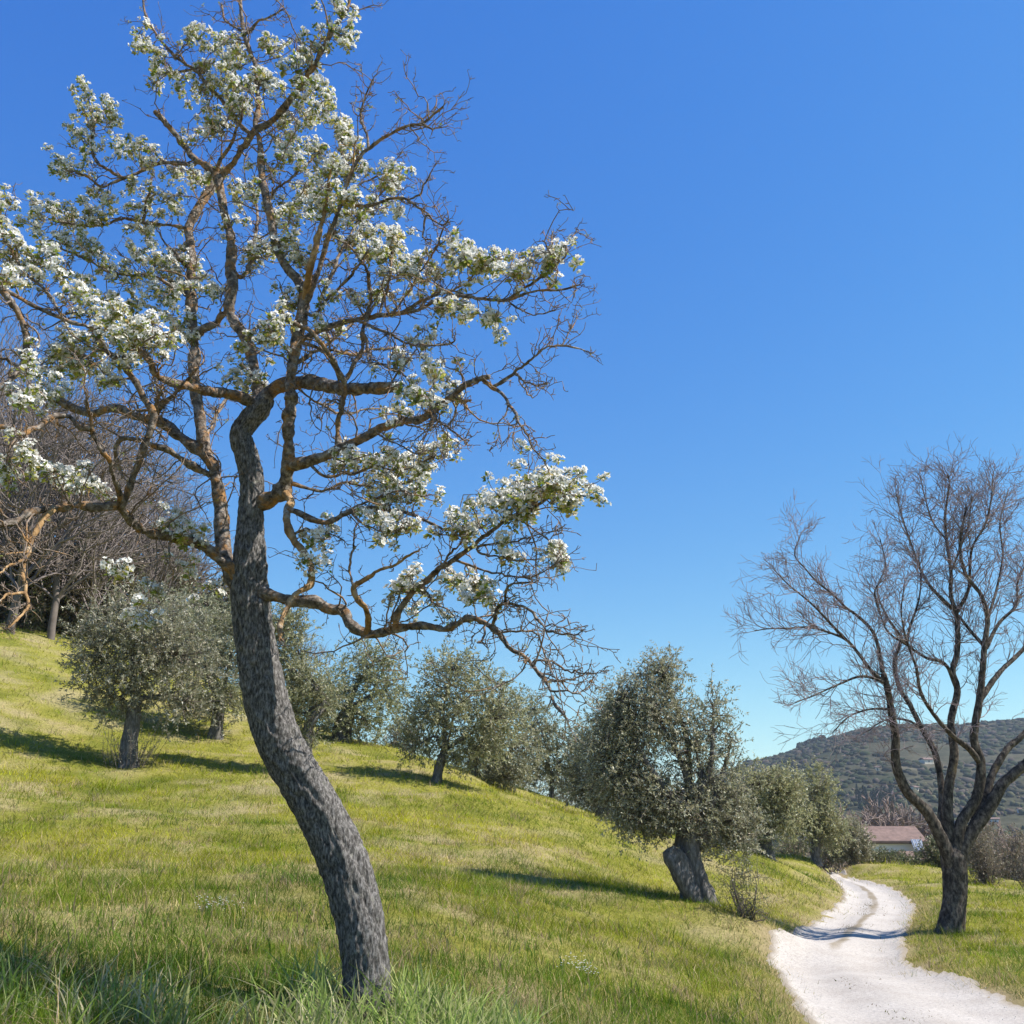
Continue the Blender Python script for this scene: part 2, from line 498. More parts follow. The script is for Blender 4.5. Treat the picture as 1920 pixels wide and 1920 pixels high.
mx2 = N(nt, 'Mix', data_type='RGBA'); mx2.inputs['B'].default_value = (0.22, 0.175, 0.115, 1)
ad = N(nt, 'Math', operation='MULTIPLY_ADD'); ad.inputs[1].default_value = 0.9; nt.links.new(n2.outputs['Fac'], ad.inputs[0])
nt.links.new(sepc.outputs[0], ad.inputs[2])
mr = N(nt, 'MapRange'); mr.inputs['From Min'].default_value = 0.95; mr.inputs['From Max'].default_value = 1.4; nt.links.new(ad.outputs[0], mr.inputs[0])
nt.links.new(mr.outputs[0], mx2.inputs['Factor']); nt.links.new(mx.outputs['Result'], mx2.inputs['A'])
b = N(nt, 'BsdfPrincipled', Roughness=0.95); nt.links.new(mx2.outputs['Result'], b.inputs['Base Color'])
bp = N(nt, 'Bump', Strength=0.5, Distance=0.02); nt.links.new(n1.outputs['Fac'], bp.inputs['Height']); nt.links.new(bp.outputs[0], b.inputs['Normal'])
nt.links.new(b.outputs[0], out.inputs[0])
M_road = m
NRr, NC = 900, 25
Lr, Rr = catmull(Lw, NRr), catmull(Rw, NRr)
u = np.linspace(-0.10, 1.10, NC)
sl = np.r_[0, np.cumsum(np.linalg.norm(np.diff(Lr, axis=0), axis=1))]
ed = (fbm(sl * 1.2, sl * 0 + 3.1, 5, 3) - 0.5) * 0.10 + (fbm(sl * 5, sl * 0 + 3.1, 15, 2) - 0.5) * 0.05
ed2 = (fbm(sl * 1.2, sl * 0 + 9.1, 6, 3) - 0.5) * 0.10 + (fbm(sl * 5, sl * 0 + 5.1, 16, 2) - 0.5) * 0.05
uu = u[None, :] * (1 + ed2[:, None] * (u[None, :] > 0.5)) + ed[:, None] * (u[None, :] < 0.5) * (1 - u[None, :])
RV = Lr[:, None, :] * (1 - uu[..., None]) + Rr[:, None, :] * uu[..., None]
flat = RV.reshape(-1, 3)
zz = ground_z(flat[:, 0], flat[:, 1])
prof = np.where((u < -0.04) | (u > 1.04), -0.05, 0.035 + 0.03 * np.exp(-((u - 0.5) / 0.12) ** 2) - 0.020 * (np.exp(-((u - 0.24) / 0.09) ** 2) + np.exp(-((u - 0.78) / 0.09) ** 2)))
flat[:, 2] = zz + np.tile(prof, NRr) + (fbm(flat[:, 0] * 2.5, flat[:, 1] * 2.5, 8, 3) - 0.5) * 0.004
edge = np.clip(np.abs(u - 0.5) * 2, 0, 2)
ec = np.tile(sstep(0.72, 1.05, edge) * 0.85 + 0.0 * u, NRr)
kk = np.repeat(np.arange(NRr), NC); uk = np.tile(u, NRr)
ec = ec + 1.25 * np.exp(-((uk - 0.47) / 0.08) ** 2) * sstep(170, 250, kk) * sstep(645, 525, kk) * (0.35 + 0.9 * fbm(kk * 0.045, uk * 3.0, 61, 3))
ii = (np.arange(NRr - 1)[:, None] * NC + np.arange(NC - 1)[None, :]).ravel()
road = obj('road', np_mesh('road', flat, np.stack([ii, ii + 1, ii + NC + 1, ii + NC], axis=-1), np.repeat(ec[:, None], 3, axis=1)), M_road)
tag(road, kind='structure', label='white gravel track winding away to the right')

# pebbles lying loose on the track
pb = Acc()
ico = np.array([(0, 0, 1), (1, 0, 0.1), (0, 1, 0), (-1, 0, 0.1), (0, -1, 0), (0, 0, -0.6)], dtype=float)
icf = np.array([(0, 1, 2), (0, 2, 3), (0, 3, 4), (0, 4, 1), (5, 2, 1), (5, 3, 2), (5, 4, 3), (5, 1, 4)])
k = rng.integers(45, 520, 4000); uq = rng.uniform(0.0, 1.0, 4000)
uq = np.where(rng.random(4000) < 0.4, np.where(uq < 0.5, uq * 0.3, 1 - (1 - uq) * 0.3), uq)
pp = Lr[k] * (1 - uq[:, None]) + Rr[k] * uq[:, None]
pz = ground_z(pp[:, 0], pp[:, 1]) + 0.035
for q in range(len(pp)):
    s = rng.uniform(0.003, 0.007)
    v = ico * s * rng.uniform(0.6, 1.3, 3) + rng.normal(0, s * 0.12, ico.shape)
    c = rng.uniform(0.46, 0.60); pb.add(v + np.array([pp[q, 0], pp[q, 1], pz[q] + s * 0.2]), icf, np.tile([c, c * 0.96, c * 0.9], (6, 1)))
M_vcol = leaf_mat('stone_surface', 0.0)
tag(obj('pebbles', pb.mesh('pebbles', False), M_vcol), 'loose pale pebbles scattered on the gravel track', 'pebbles', kind='stuff')

# ------------------------------------------------------------------ grass
def grass_color(x, y, n):
    big = fbm(x * 0.28, y * 0.28, 21, 4)
    mid = fbm(x * 1.1, y * 1.1, 33, 3)
    dry = dry_at(x, y)
    dark = sstep(0.50, 0.38, fbm(x * 0.45 + 7, y * 0.45, 55, 4))
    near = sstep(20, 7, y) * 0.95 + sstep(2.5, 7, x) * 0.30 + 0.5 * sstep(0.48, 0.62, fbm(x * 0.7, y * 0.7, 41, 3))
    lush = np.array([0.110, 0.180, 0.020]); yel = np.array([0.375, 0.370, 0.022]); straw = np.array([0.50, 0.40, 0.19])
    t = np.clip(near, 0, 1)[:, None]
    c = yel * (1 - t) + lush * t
    d = (dry * (1 - 0.7 * near))[:, None]
    pick = rng.random(n)[:, None]
    c = np.where(pick < d * 0.62 + 0.13, straw, c)
    c = c * (1 - 0.50 * dark[:, None] * np.array([1.0, 0.7, 0.9]))
    mott = fbm(x * 2.6, y * 2.6, 81, 3)
    c = c * (0.50 + 1.0 * mott)[:, None]
    c = np.where((rng.random(n) < sstep(0.58, 0.72, fbm(x * 1.9 + 3, y * 1.9, 85, 3)) * 0.6)[:, None], np.array([0.36, 0.27, 0.16]), c)
    return c * rng.uniform(0.45, 1.5, n)[:, None] * np.stack([rng.uniform(0.88, 1.12, n), np.ones(n), rng.uniform(0.7, 1.3, n)], axis=1)

def blades(x, y, z, h, w, lean, c, seg):
    n = len(x)
    az = rng.uniform(0, 2 * math.pi, n)
    fa = rng.uniform(0, math.pi, n)
    ld = np.stack([np.cos(az), np.sin(az), np.zeros(n)], axis=1)
    sd = np.stack([np.cos(fa), np.sin(fa), np.zeros(n)], axis=1)
    base = np.stack([x, y, z - 0.015], axis=1)
    V, cols = [], []
    for k in range(seg + 1):
        t = k / seg
        ctr = base + np.array([0, 0, 1.0]) * (h * (t - 0.35 * lean * t * t))[:, None] + ld * (h * lean * t * t)[:, None]
        ww = w * (1 - t) ** 0.7 * 0.5
        if k < seg:
            V += [ctr - sd * ww[:, None], ctr + sd * ww[:, None]]
        else:
            V += [ctr]
        cols += [c] * (2 if k < seg else 1)
    per = 2 * seg + 1
    V = np.stack(V, axis=1).reshape(-1, 3); cols = np.stack(cols, axis=1).reshape(-1, 3)
    o = (np.arange(n) * per)[:, None]
    Qs = np.concatenate([o + np.array([2 * k, 2 * k + 1, 2 * k + 3, 2 * k + 2]) for k in range(seg - 1)]) if seg > 1 else np.zeros((0, 4), int)
    T = o + np.array([2 * seg - 2, 2 * seg - 1, 2 * seg])
    return V, Qs, T, cols

def field(n, r0, r1, amax):
    r = r0 * np.exp(rng.random(n) * math.log(r1 / r0))
    a = rng.uniform(-amax, amax, n)
    # gather the blades in tufts
    tx, ty = r * np.sin(a), r * np.cos(a)
    j = rng.integers(0, n // 5, n)
    keep = rng.random(n) < 0.55
    sx, sy = tx[j] + rng.normal(0, 0.028, n) * (1 + r[j] / 14), ty[j] + rng.normal(0, 0.028, n) * (1 + r[j] / 14)
    return np.where(keep, sx, tx), np.where(keep, sy, ty)

GV, GQ, GT, GC, go = [], [], [], [], 0
for (n, r0, r1, seg) in [(175000, 4.2, 11.0, 2), (250000, 11.0, 26.0, 1), (130000, 26.0, 62.0, 1)]:
    x, y = field(n, r0, r1, R(37))
    rd = road_dist(x, y)
    keepp = rng.random(n) < sstep(-0.30, 0.05, rd + (fbm(x * 2.2, y * 2.2, 71, 3) - 0.5) * 1.0)
    x, y, rd = x[keepp], y[keepp], rd[keepp]
    n = len(x)
    z = ground_z(x, y)
    rr = np.hypot(x, y)
    tall = fbm(x * 0.8, y * 0.8, 77, 3) * (1 - 0.6 * dry_at(x, y)) + 0.55 * (fbm(x * 3.1, y * 3.1, 79, 2) > 0.66)
    h = rng.gamma(5.0, 1 / 5.0, n) * (0.035 + 0.085 * tall) * (1 + 0.35 * sstep(11, 6, y)) * np.clip(0.7 + rd * 0.6, 0.6, 1)
    h = h * (1 + rr / 60)
    w = np.maximum(0.0042, rr * 0.00050) * rng.uniform(0.7, 1.4, n)
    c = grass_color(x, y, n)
    vergedry = (rng.random(n) < sstep(0.9, 0.05, rd) * 0.55)[:, None]
    c = np.where(vergedry, np.array([0.52, 0.41, 0.20]) * rng.uniform(0.6, 1.25, n)[:, None], c)
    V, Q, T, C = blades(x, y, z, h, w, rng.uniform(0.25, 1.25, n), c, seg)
    GV.append(V); GC.append(C)
    if len(Q): GQ.append(Q + go)
    GT.append(T + go); go += len(V)
grass = obj('grass', np_mesh('grass', np.vstack(GV), [np.vstack(GQ), np.vstack(GT)], np.vstack(GC)), M_grass)
tag(grass, 'short yellow green grass covering the slope', 'grass', kind='stuff')

# weeds and dead stalks along the crown of the track
x = np.concatenate([rng.normal(0, 0.11, 4200)]); k = rng.integers(115, 465, 4200)
sel = fbm(sl[k] * 0.9, sl[k] * 0 + 1.7, 91, 3) > 0.50
k, x = k[sel], x[sel]
cpt = Lr[k] * 0.53 + Rr[k] * 0.47
wx, wy = cpt[:, 0] + x, cpt[:, 1] + rng.normal(0, 0.15, len(x))
n = len(wx)
c = np.where(rng.random(n)[:, None] < 0.5, np.array([0.17, 0.12, 0.07]), np.array([0.12, 0.14, 0.04])) * rng.uniform(0.6, 1.3, n)[:, None]
V, Q, T, C = blades(wx, wy, ground_z(wx, wy) + 0.055, rng.uniform(0.012, 0.05, n), rng.uniform(0.006, 0.014, n), rng.uniform(0.5, 1.4, n), c, 2)
tag(obj('track_weeds', np_mesh('track_weeds', V, [Q, T], C), M_grass), 'low dry weeds along the middle of the track', 'weeds', kind='stuff')

# coarse broad-bladed tufts round the foot of the pear tree
tb = P(690, 1900, 6.2)
def tufts(name, centres, cnt, hmin, hmax, wmin, wmax, cols, spread, label, cat):
    xs, ys = [], []
    for (cx, cy) in centres:
        xs.append(cx + rng.normal(0, spread, cnt)); ys.append(cy + rng.normal(0, spread, cnt))
    x, y = np.concatenate(xs), np.concatenate(ys)
    n = len(x)
    cc = np.array(cols)[rng.integers(0, len(cols), n)] * rng.uniform(0.7, 1.3, n)[:, None]
    V, Q, T, C = blades(x, y, ground_z(x, y), rng.uniform(hmin, hmax, n), rng.uniform(wmin, wmax, n), rng.uniform(0.15, 1.0, n) ** 1.2, cc, 5)
    return tag(obj(name, np_mesh(name, V, [Q, T], C), M_grass), label, cat, kind='stuff')
cen = []
for q in range(300):
    px = rng.uniform(560, 985) if q < 230 else rng.uniform(-40, 620)
    Yq = rng.uniform(5.1, 6.5) if q < 230 else rng.uniform(4.9, 6.0)
    w_ = P(px, 1900, Yq); cen.append((w_[0], w_[1]))
cen2 = []
for q in range(120):
    w_ = P(rng.uniform(735, 985), 1900, rng.uniform(5.3, 6.4)); cen2.append((w_[0], w_[1]))
tufts('broad_grass', cen2, 6, 0.20, 0.46, 0.013, 0.027, [(0.22, 0.31, 0.07), (0.29, 0.36, 0.10), (0.40, 0.42, 0.17)], 0.05,
      'tall tuft of broad pale grass blades just right of the leaning trunk', 'grass')
cen = [c_ for c_ in cen if math.hypot(c_[0] - tb[0], c_[1] - tb[1]) > 0.17]
tufts('coarse_grass', cen, 9, 0.14, 0.40, 0.010, 0.022, [(0.20, 0.29, 0.07), (0.26, 0.33, 0.10), (0.36, 0.38, 0.16), (0.46, 0.42, 0.25)], 0.055,
      'broad bladed coarse grass around the foot of the blossoming tree', 'grass')
# weeds and dry stalks dotted over the slope
wr = 6.5 * np.exp(rng.random(1500) * math.log(5.0)); wa = rng.uniform(-0.6, 0.42, 1500)
wc = [(r_ * math.sin(a_), r_ * math.cos(a_)) for r_, a_ in zip(wr, wa)]
wd_ = road_dist(np.array([c_[0] for c_ in wc]), np.array([c_[1] for c_ in wc]))
wc = [c_ for c_, d_ in zip(wc, wd_) if d_ > 0.25]
tufts('meadow_weeds', wc, 8, 0.06, 0.22, 0.007, 0.018, [(0.10, 0.17, 0.03), (0.13, 0.20, 0.035), (0.20, 0.24, 0.05), (0.42, 0.33, 0.18), (0.30, 0.22, 0.13)], 0.06,
      'scattered darker weeds and dry stalks standing out of the short grass', 'weeds')
# two small patches of white meadow flowers
def flower_patch(px, py, Y, label):
    c = P(px, py, Y); a = Acc()
    n = 60
    x = c[0] + rng.normal(0, 0.10, n); y = c[1] + rng.normal(0, 0.22, n)
    z = ground_z(x, y) + rng.uniform(0.07, 0.13, n)
    for q in range(n):
        st = np.array([[x[q], y[q], z[q] - 0.11], [x[q], y[q], z[q]]])
        a.tube(st, [0.0015, 0.001], 3, (0.1, 0.17, 0.04))
        d = np.stack([np.array([math.cos(t), math.sin(t), 0.35]) for t in np.arange(5) * 1.2566 + q])
        a.leaves(np.tile([x[q], y[q], z[q]], (5, 1)), norm(d), np.tile([0, 0, 1.0], (5, 1)), np.full(5, 0.011), np.full(5, 0.008), np.tile([0.85, 0.85, 0.88], (5, 1)))
    tag(obj('wild_flowers', a.mesh('wild_flowers', False), M_petal), label, 'flowers', kind='stuff')
flower_patch(408, 1712, 9.6, 'small white wild flowers in the grass left of the leaning trunk')
flower_patch(1082, 1806, 9.9, 'small white wild flowers in the grass right of the coarse tuft')

# ------------------------------------------------------------------ far hill and valley
prof_px = np.array([900, 1000, 1200, 1300, 1400, 1440, 1500, 1560, 1620, 1700, 1800, 1920, 2100, 2400, 2900])
prof_py = np.array([1550, 1540, 1508, 1470, 1432, 1425, 1410, 1391, 1376, 1367, 1370, 1362, 1372, 1405, 1480])
def hill_z(x, y):
    px = 960 + x / np.maximum(y, 1) * (cp + sp * 0.23) * F
    py = np.interp(px, prof_px, prof_py)
    top = CAMZ + 1000.0 * (sp + cp * (960 - py) / F) / (cp - sp * (960 - py) / F)
    s = sstep(380, 1000, y) * 0.75 + 0.25 * sstep(300, 700, y)
    back = 1 - 0.6 * sstep(1000, 1900, y)
    z = -9 + (top + 9) * s * back
    z = z + (fbm(x * 0.006, y * 0.006, 101, 4) - 0.5) * 26 * s * (1 - 0.7 * sstep(850, 1000, y))
    return z
hx = np.linspace(-150, 1500, 160); hy = np.linspace(300, 1900, 110)
XX, YY = np.meshgrid(hx, hy)
HZ = hill_z(XX.ravel(), YY.ravel())
ii = (np.arange(109)[:, None] * 160 + np.arange(159)[None, :]).ravel()
m, nt, out = mat('far_hillside')
tc = N(nt, 'TexCoord')
n1 = N(nt, 'TexNoise', Scale=0.011, Detail=10.0, Roughness=0.66); nt.links.new(tc.outputs['Object'], n1.inputs['Vector'])
n2 = N(nt, 'TexNoise', Scale=0.18, Detail=6.0, Roughness=0.7); nt.links.new(tc.outputs['Object'], n2.inputs['Vector'])
r1 = ramp(nt, [(0.40, (0.045, 0.050, 0.030)), (0.56, (0.08, 0.076, 0.05)), (0.67, (0.13, 0.115, 0.08)), (0.74, (0.30, 0.25, 0.19))]); nt.links.new(n1.outputs['Fac'], r1.inputs[0])
r2 = ramp(nt, [(0.3, (0.4, 0.4, 0.4)), (0.7, (1.2, 1.2, 1.2))]); nt.links.new(n2.outputs['Fac'], r2.inputs[0])
mx = N(nt, 'Mix', data_type='RGBA', blend_type='MULTIPLY'); mx.inputs['Factor'].default_value = 1.0
nt.links.new(r1.outputs[0], mx.inputs['A']); nt.links.new(r2.outputs[0], mx.inputs['B'])
b = N(nt, 'BsdfDiffuse'); nt.links.new(mx.outputs['Result'], b.inputs[0])
nt.links.new(b.outputs[0], out.inputs[0])
hill = obj('hill', np_mesh('hill', np.c_[XX.ravel(), YY.ravel(), HZ], np.stack([ii, ii + 1, ii + 161, ii + 160], axis=-1)), m)
tag(hill, kind='structure', label='dark wooded hill beyond the valley')

# woods on the hill: one mass far away
hw = Acc()
_t = (1 + 5 ** 0.5) / 2
iv = norm(np.array([(-1, _t, 0), (1, _t, 0), (-1, -_t, 0), (1, -_t, 0), (0, -1, _t), (0, 1, _t), (0, -1, -_t), (0, 1, -_t), (_t, 0, -1), (_t, 0, 1), (-_t, 0, -1), (-_t, 0, 1)]))
iF = np.array([(0, 11, 5), (0, 5, 1), (0, 1, 7), (0, 7, 10), (0, 10, 11), (1, 5, 9), (5, 11, 4), (11, 10, 2), (10, 7, 6), (7, 1, 8), (3, 9, 4), (3, 4, 2), (3, 2, 6), (3, 6, 8), (3, 8, 9), (4, 9, 5), (2, 4, 11), (6, 2, 10), (8, 6, 7), (9, 8, 1)])
def blob(c, rx, rz, colr, acc=hw):
    v = iv * np.array([rx, rx, rz]) * rng.uniform(0.72, 1.2, (12, 1))
    th = rng.uniform(0, 6.3); ca, sa = math.cos(th), math.sin(th)
    v = np.c_[v[:, 0] * ca - v[:, 1] * sa, v[:, 0] * sa + v[:, 1] * ca, v[:, 2]]
    acc.add(v + c, iF, np.tile(colr, (12, 1)) * rng.uniform(0.85, 1.15, (12, 1)))
nb = 11500
bx = rng.uniform(0.10, 0.95, nb); by = 400 + 640 * rng.random(nb) ** 0.8
bxx = bx * by
bz = hill_z(bxx, by)
dens = fbm(bxx * 0.012, by * 0.012, 131, 4)
lowf = sstep(560, 800, by)
for q in range(nb):
    if dens[q] < 0.43 - 0.17 * lowf[q]: continue
    kind = rng.random()
    cc = (0.034, 0.042, 0.024) if kind < 0.5 else (0.055, 0.052, 0.035) if kind < 0.85 else (0.08, 0.066, 0.055)
    if by[q] > 930: cc = (0.03, 0.036, 0.025) if kind < 0.7 else (0.07, 0.06, 0.05)
    s = rng.uniform(1.6, 3.8)
    blob(np.array([bxx[q], by[q], bz[q] - s * 0.05]), s * rng.uniform(0.7, 1.5), s * rng.uniform(0.5, 0.95), np.array(cc))
for q in range(3000):
    yy = rng.uniform(308, 560); xx = yy * rng.uniform(0.25, 0.75)
    if vnoise(np.array([xx * 0.03]), np.array([yy * 0.03]), 141)[0] < 0.42: continue
    s = rng.uniform(0.8, 2.2)
    cc = np.array([(0.05, 0.058, 0.03), (0.11, 0.085, 0.065), (0.085, 0.085, 0.05)])[rng.integers(0, 3)]
    blob(np.array([xx, yy, hill_z(np.array([xx]), np.array([yy]))[0] + s * 0.4]), s, s * rng.uniform(0.8, 1.3), cc)
# the taller dark stand that steps up on the ridge line
for q in range(260):
    px = rng.uniform(1497, 1545); w_ = P(px, 1400, 985 + rng.uniform(-25, 10))
    blob(np.array([w_[0], w_[1], hill_z(np.array([w_[0]]), np.array([w_[1]]))[0] + rng.uniform(0, 5)]), 3.0, 3.6, np.array((0.022, 0.03, 0.022)))
tag(obj('hillside_wood', hw.mesh('hillside_wood', True), leaf_mat('far_foliage', 0.0)), 'distant dark woods and scrub covering the far hill', 'woods', kind='stuff')
# ------------------------------------------------------------------ the blossoming pear tree
Y0 = 6.2
PB = P(690, 1905, Y0)
PB[2] = ground_z(PB[0], PB[1])[0]
pear = empty('pear_tree', PB)
tag(pear, 'leaning pear tree with white blossom and furrowed grey trunk in the foreground', 'tree')

trunk_px = [(692, 1935, 92), (690, 1900, 88), (684, 1800, 88), (668, 1700, 92), (638, 1600, 92), (588, 1500, 88), (530, 1400, 86), (496, 1300, 82),
            (478, 1200, 72), (469, 1120, 70), (468, 1050, 62), (469, 987, 48), (472, 909, 44), (462, 856, 43), (450, 816, 40), (468, 787, 40), (487, 766, 40), (500, 745, 30)]
DB = []           # every branch sample: px, py, depth, world, radius
def add_db(pts2, depth, W, r):
    for k in range(len(pts2)): DB.append((pts2[k, 0], pts2[k, 1], depth[k], *W[k], r[k]))

def lift(pts, wid, dep, n):
    """Photograph polyline + widths + depths -> smooth world polyline and radii."""
    a = np.c_[np.array(pts, dtype=float), np.asarray(wid, dtype=float), np.asarray(dep, dtype=float)]
    b = a.copy(); b[:, 2:] *= 1
    s = catmull(np.c_[a[:, :2], np.zeros(len(a))], n)
    d = np.r_[0, np.cumsum(np.linalg.norm(np.diff(a[:, :2], axis=0), axis=1))]
    t = np.linspace(0, d[-1], n)
    w = np.interp(t, d, a[:, 2]); dp = np.interp(t, d, a[:, 3])
    W = np.array([P(s[k, 0], s[k, 1], Y0 + dp[k]) for k in range(n)])
    r = np.array([w[k] / 2 * MPP(s[k, 1], Y0 + dp[k]) for k in range(n)])
    return s[:, :2], dp, W, r

tp = np.array(trunk_px, dtype=float)
s2, dp, W, r = lift(tp[:, :2], tp[:, 2] * 0.92, np.zeros(len(tp)), 460)
r[:40] *= np.linspace(1.22, 1.0, 40)
V, Fs = bark_tube(W, r, 80, 0.015, 1.9, 1, 0.20)
obj('trunk', np_mesh('trunk', V, Fs), M_trunk, pear)
add_db(s2[::6], dp[::6], W[::6], r[::6])

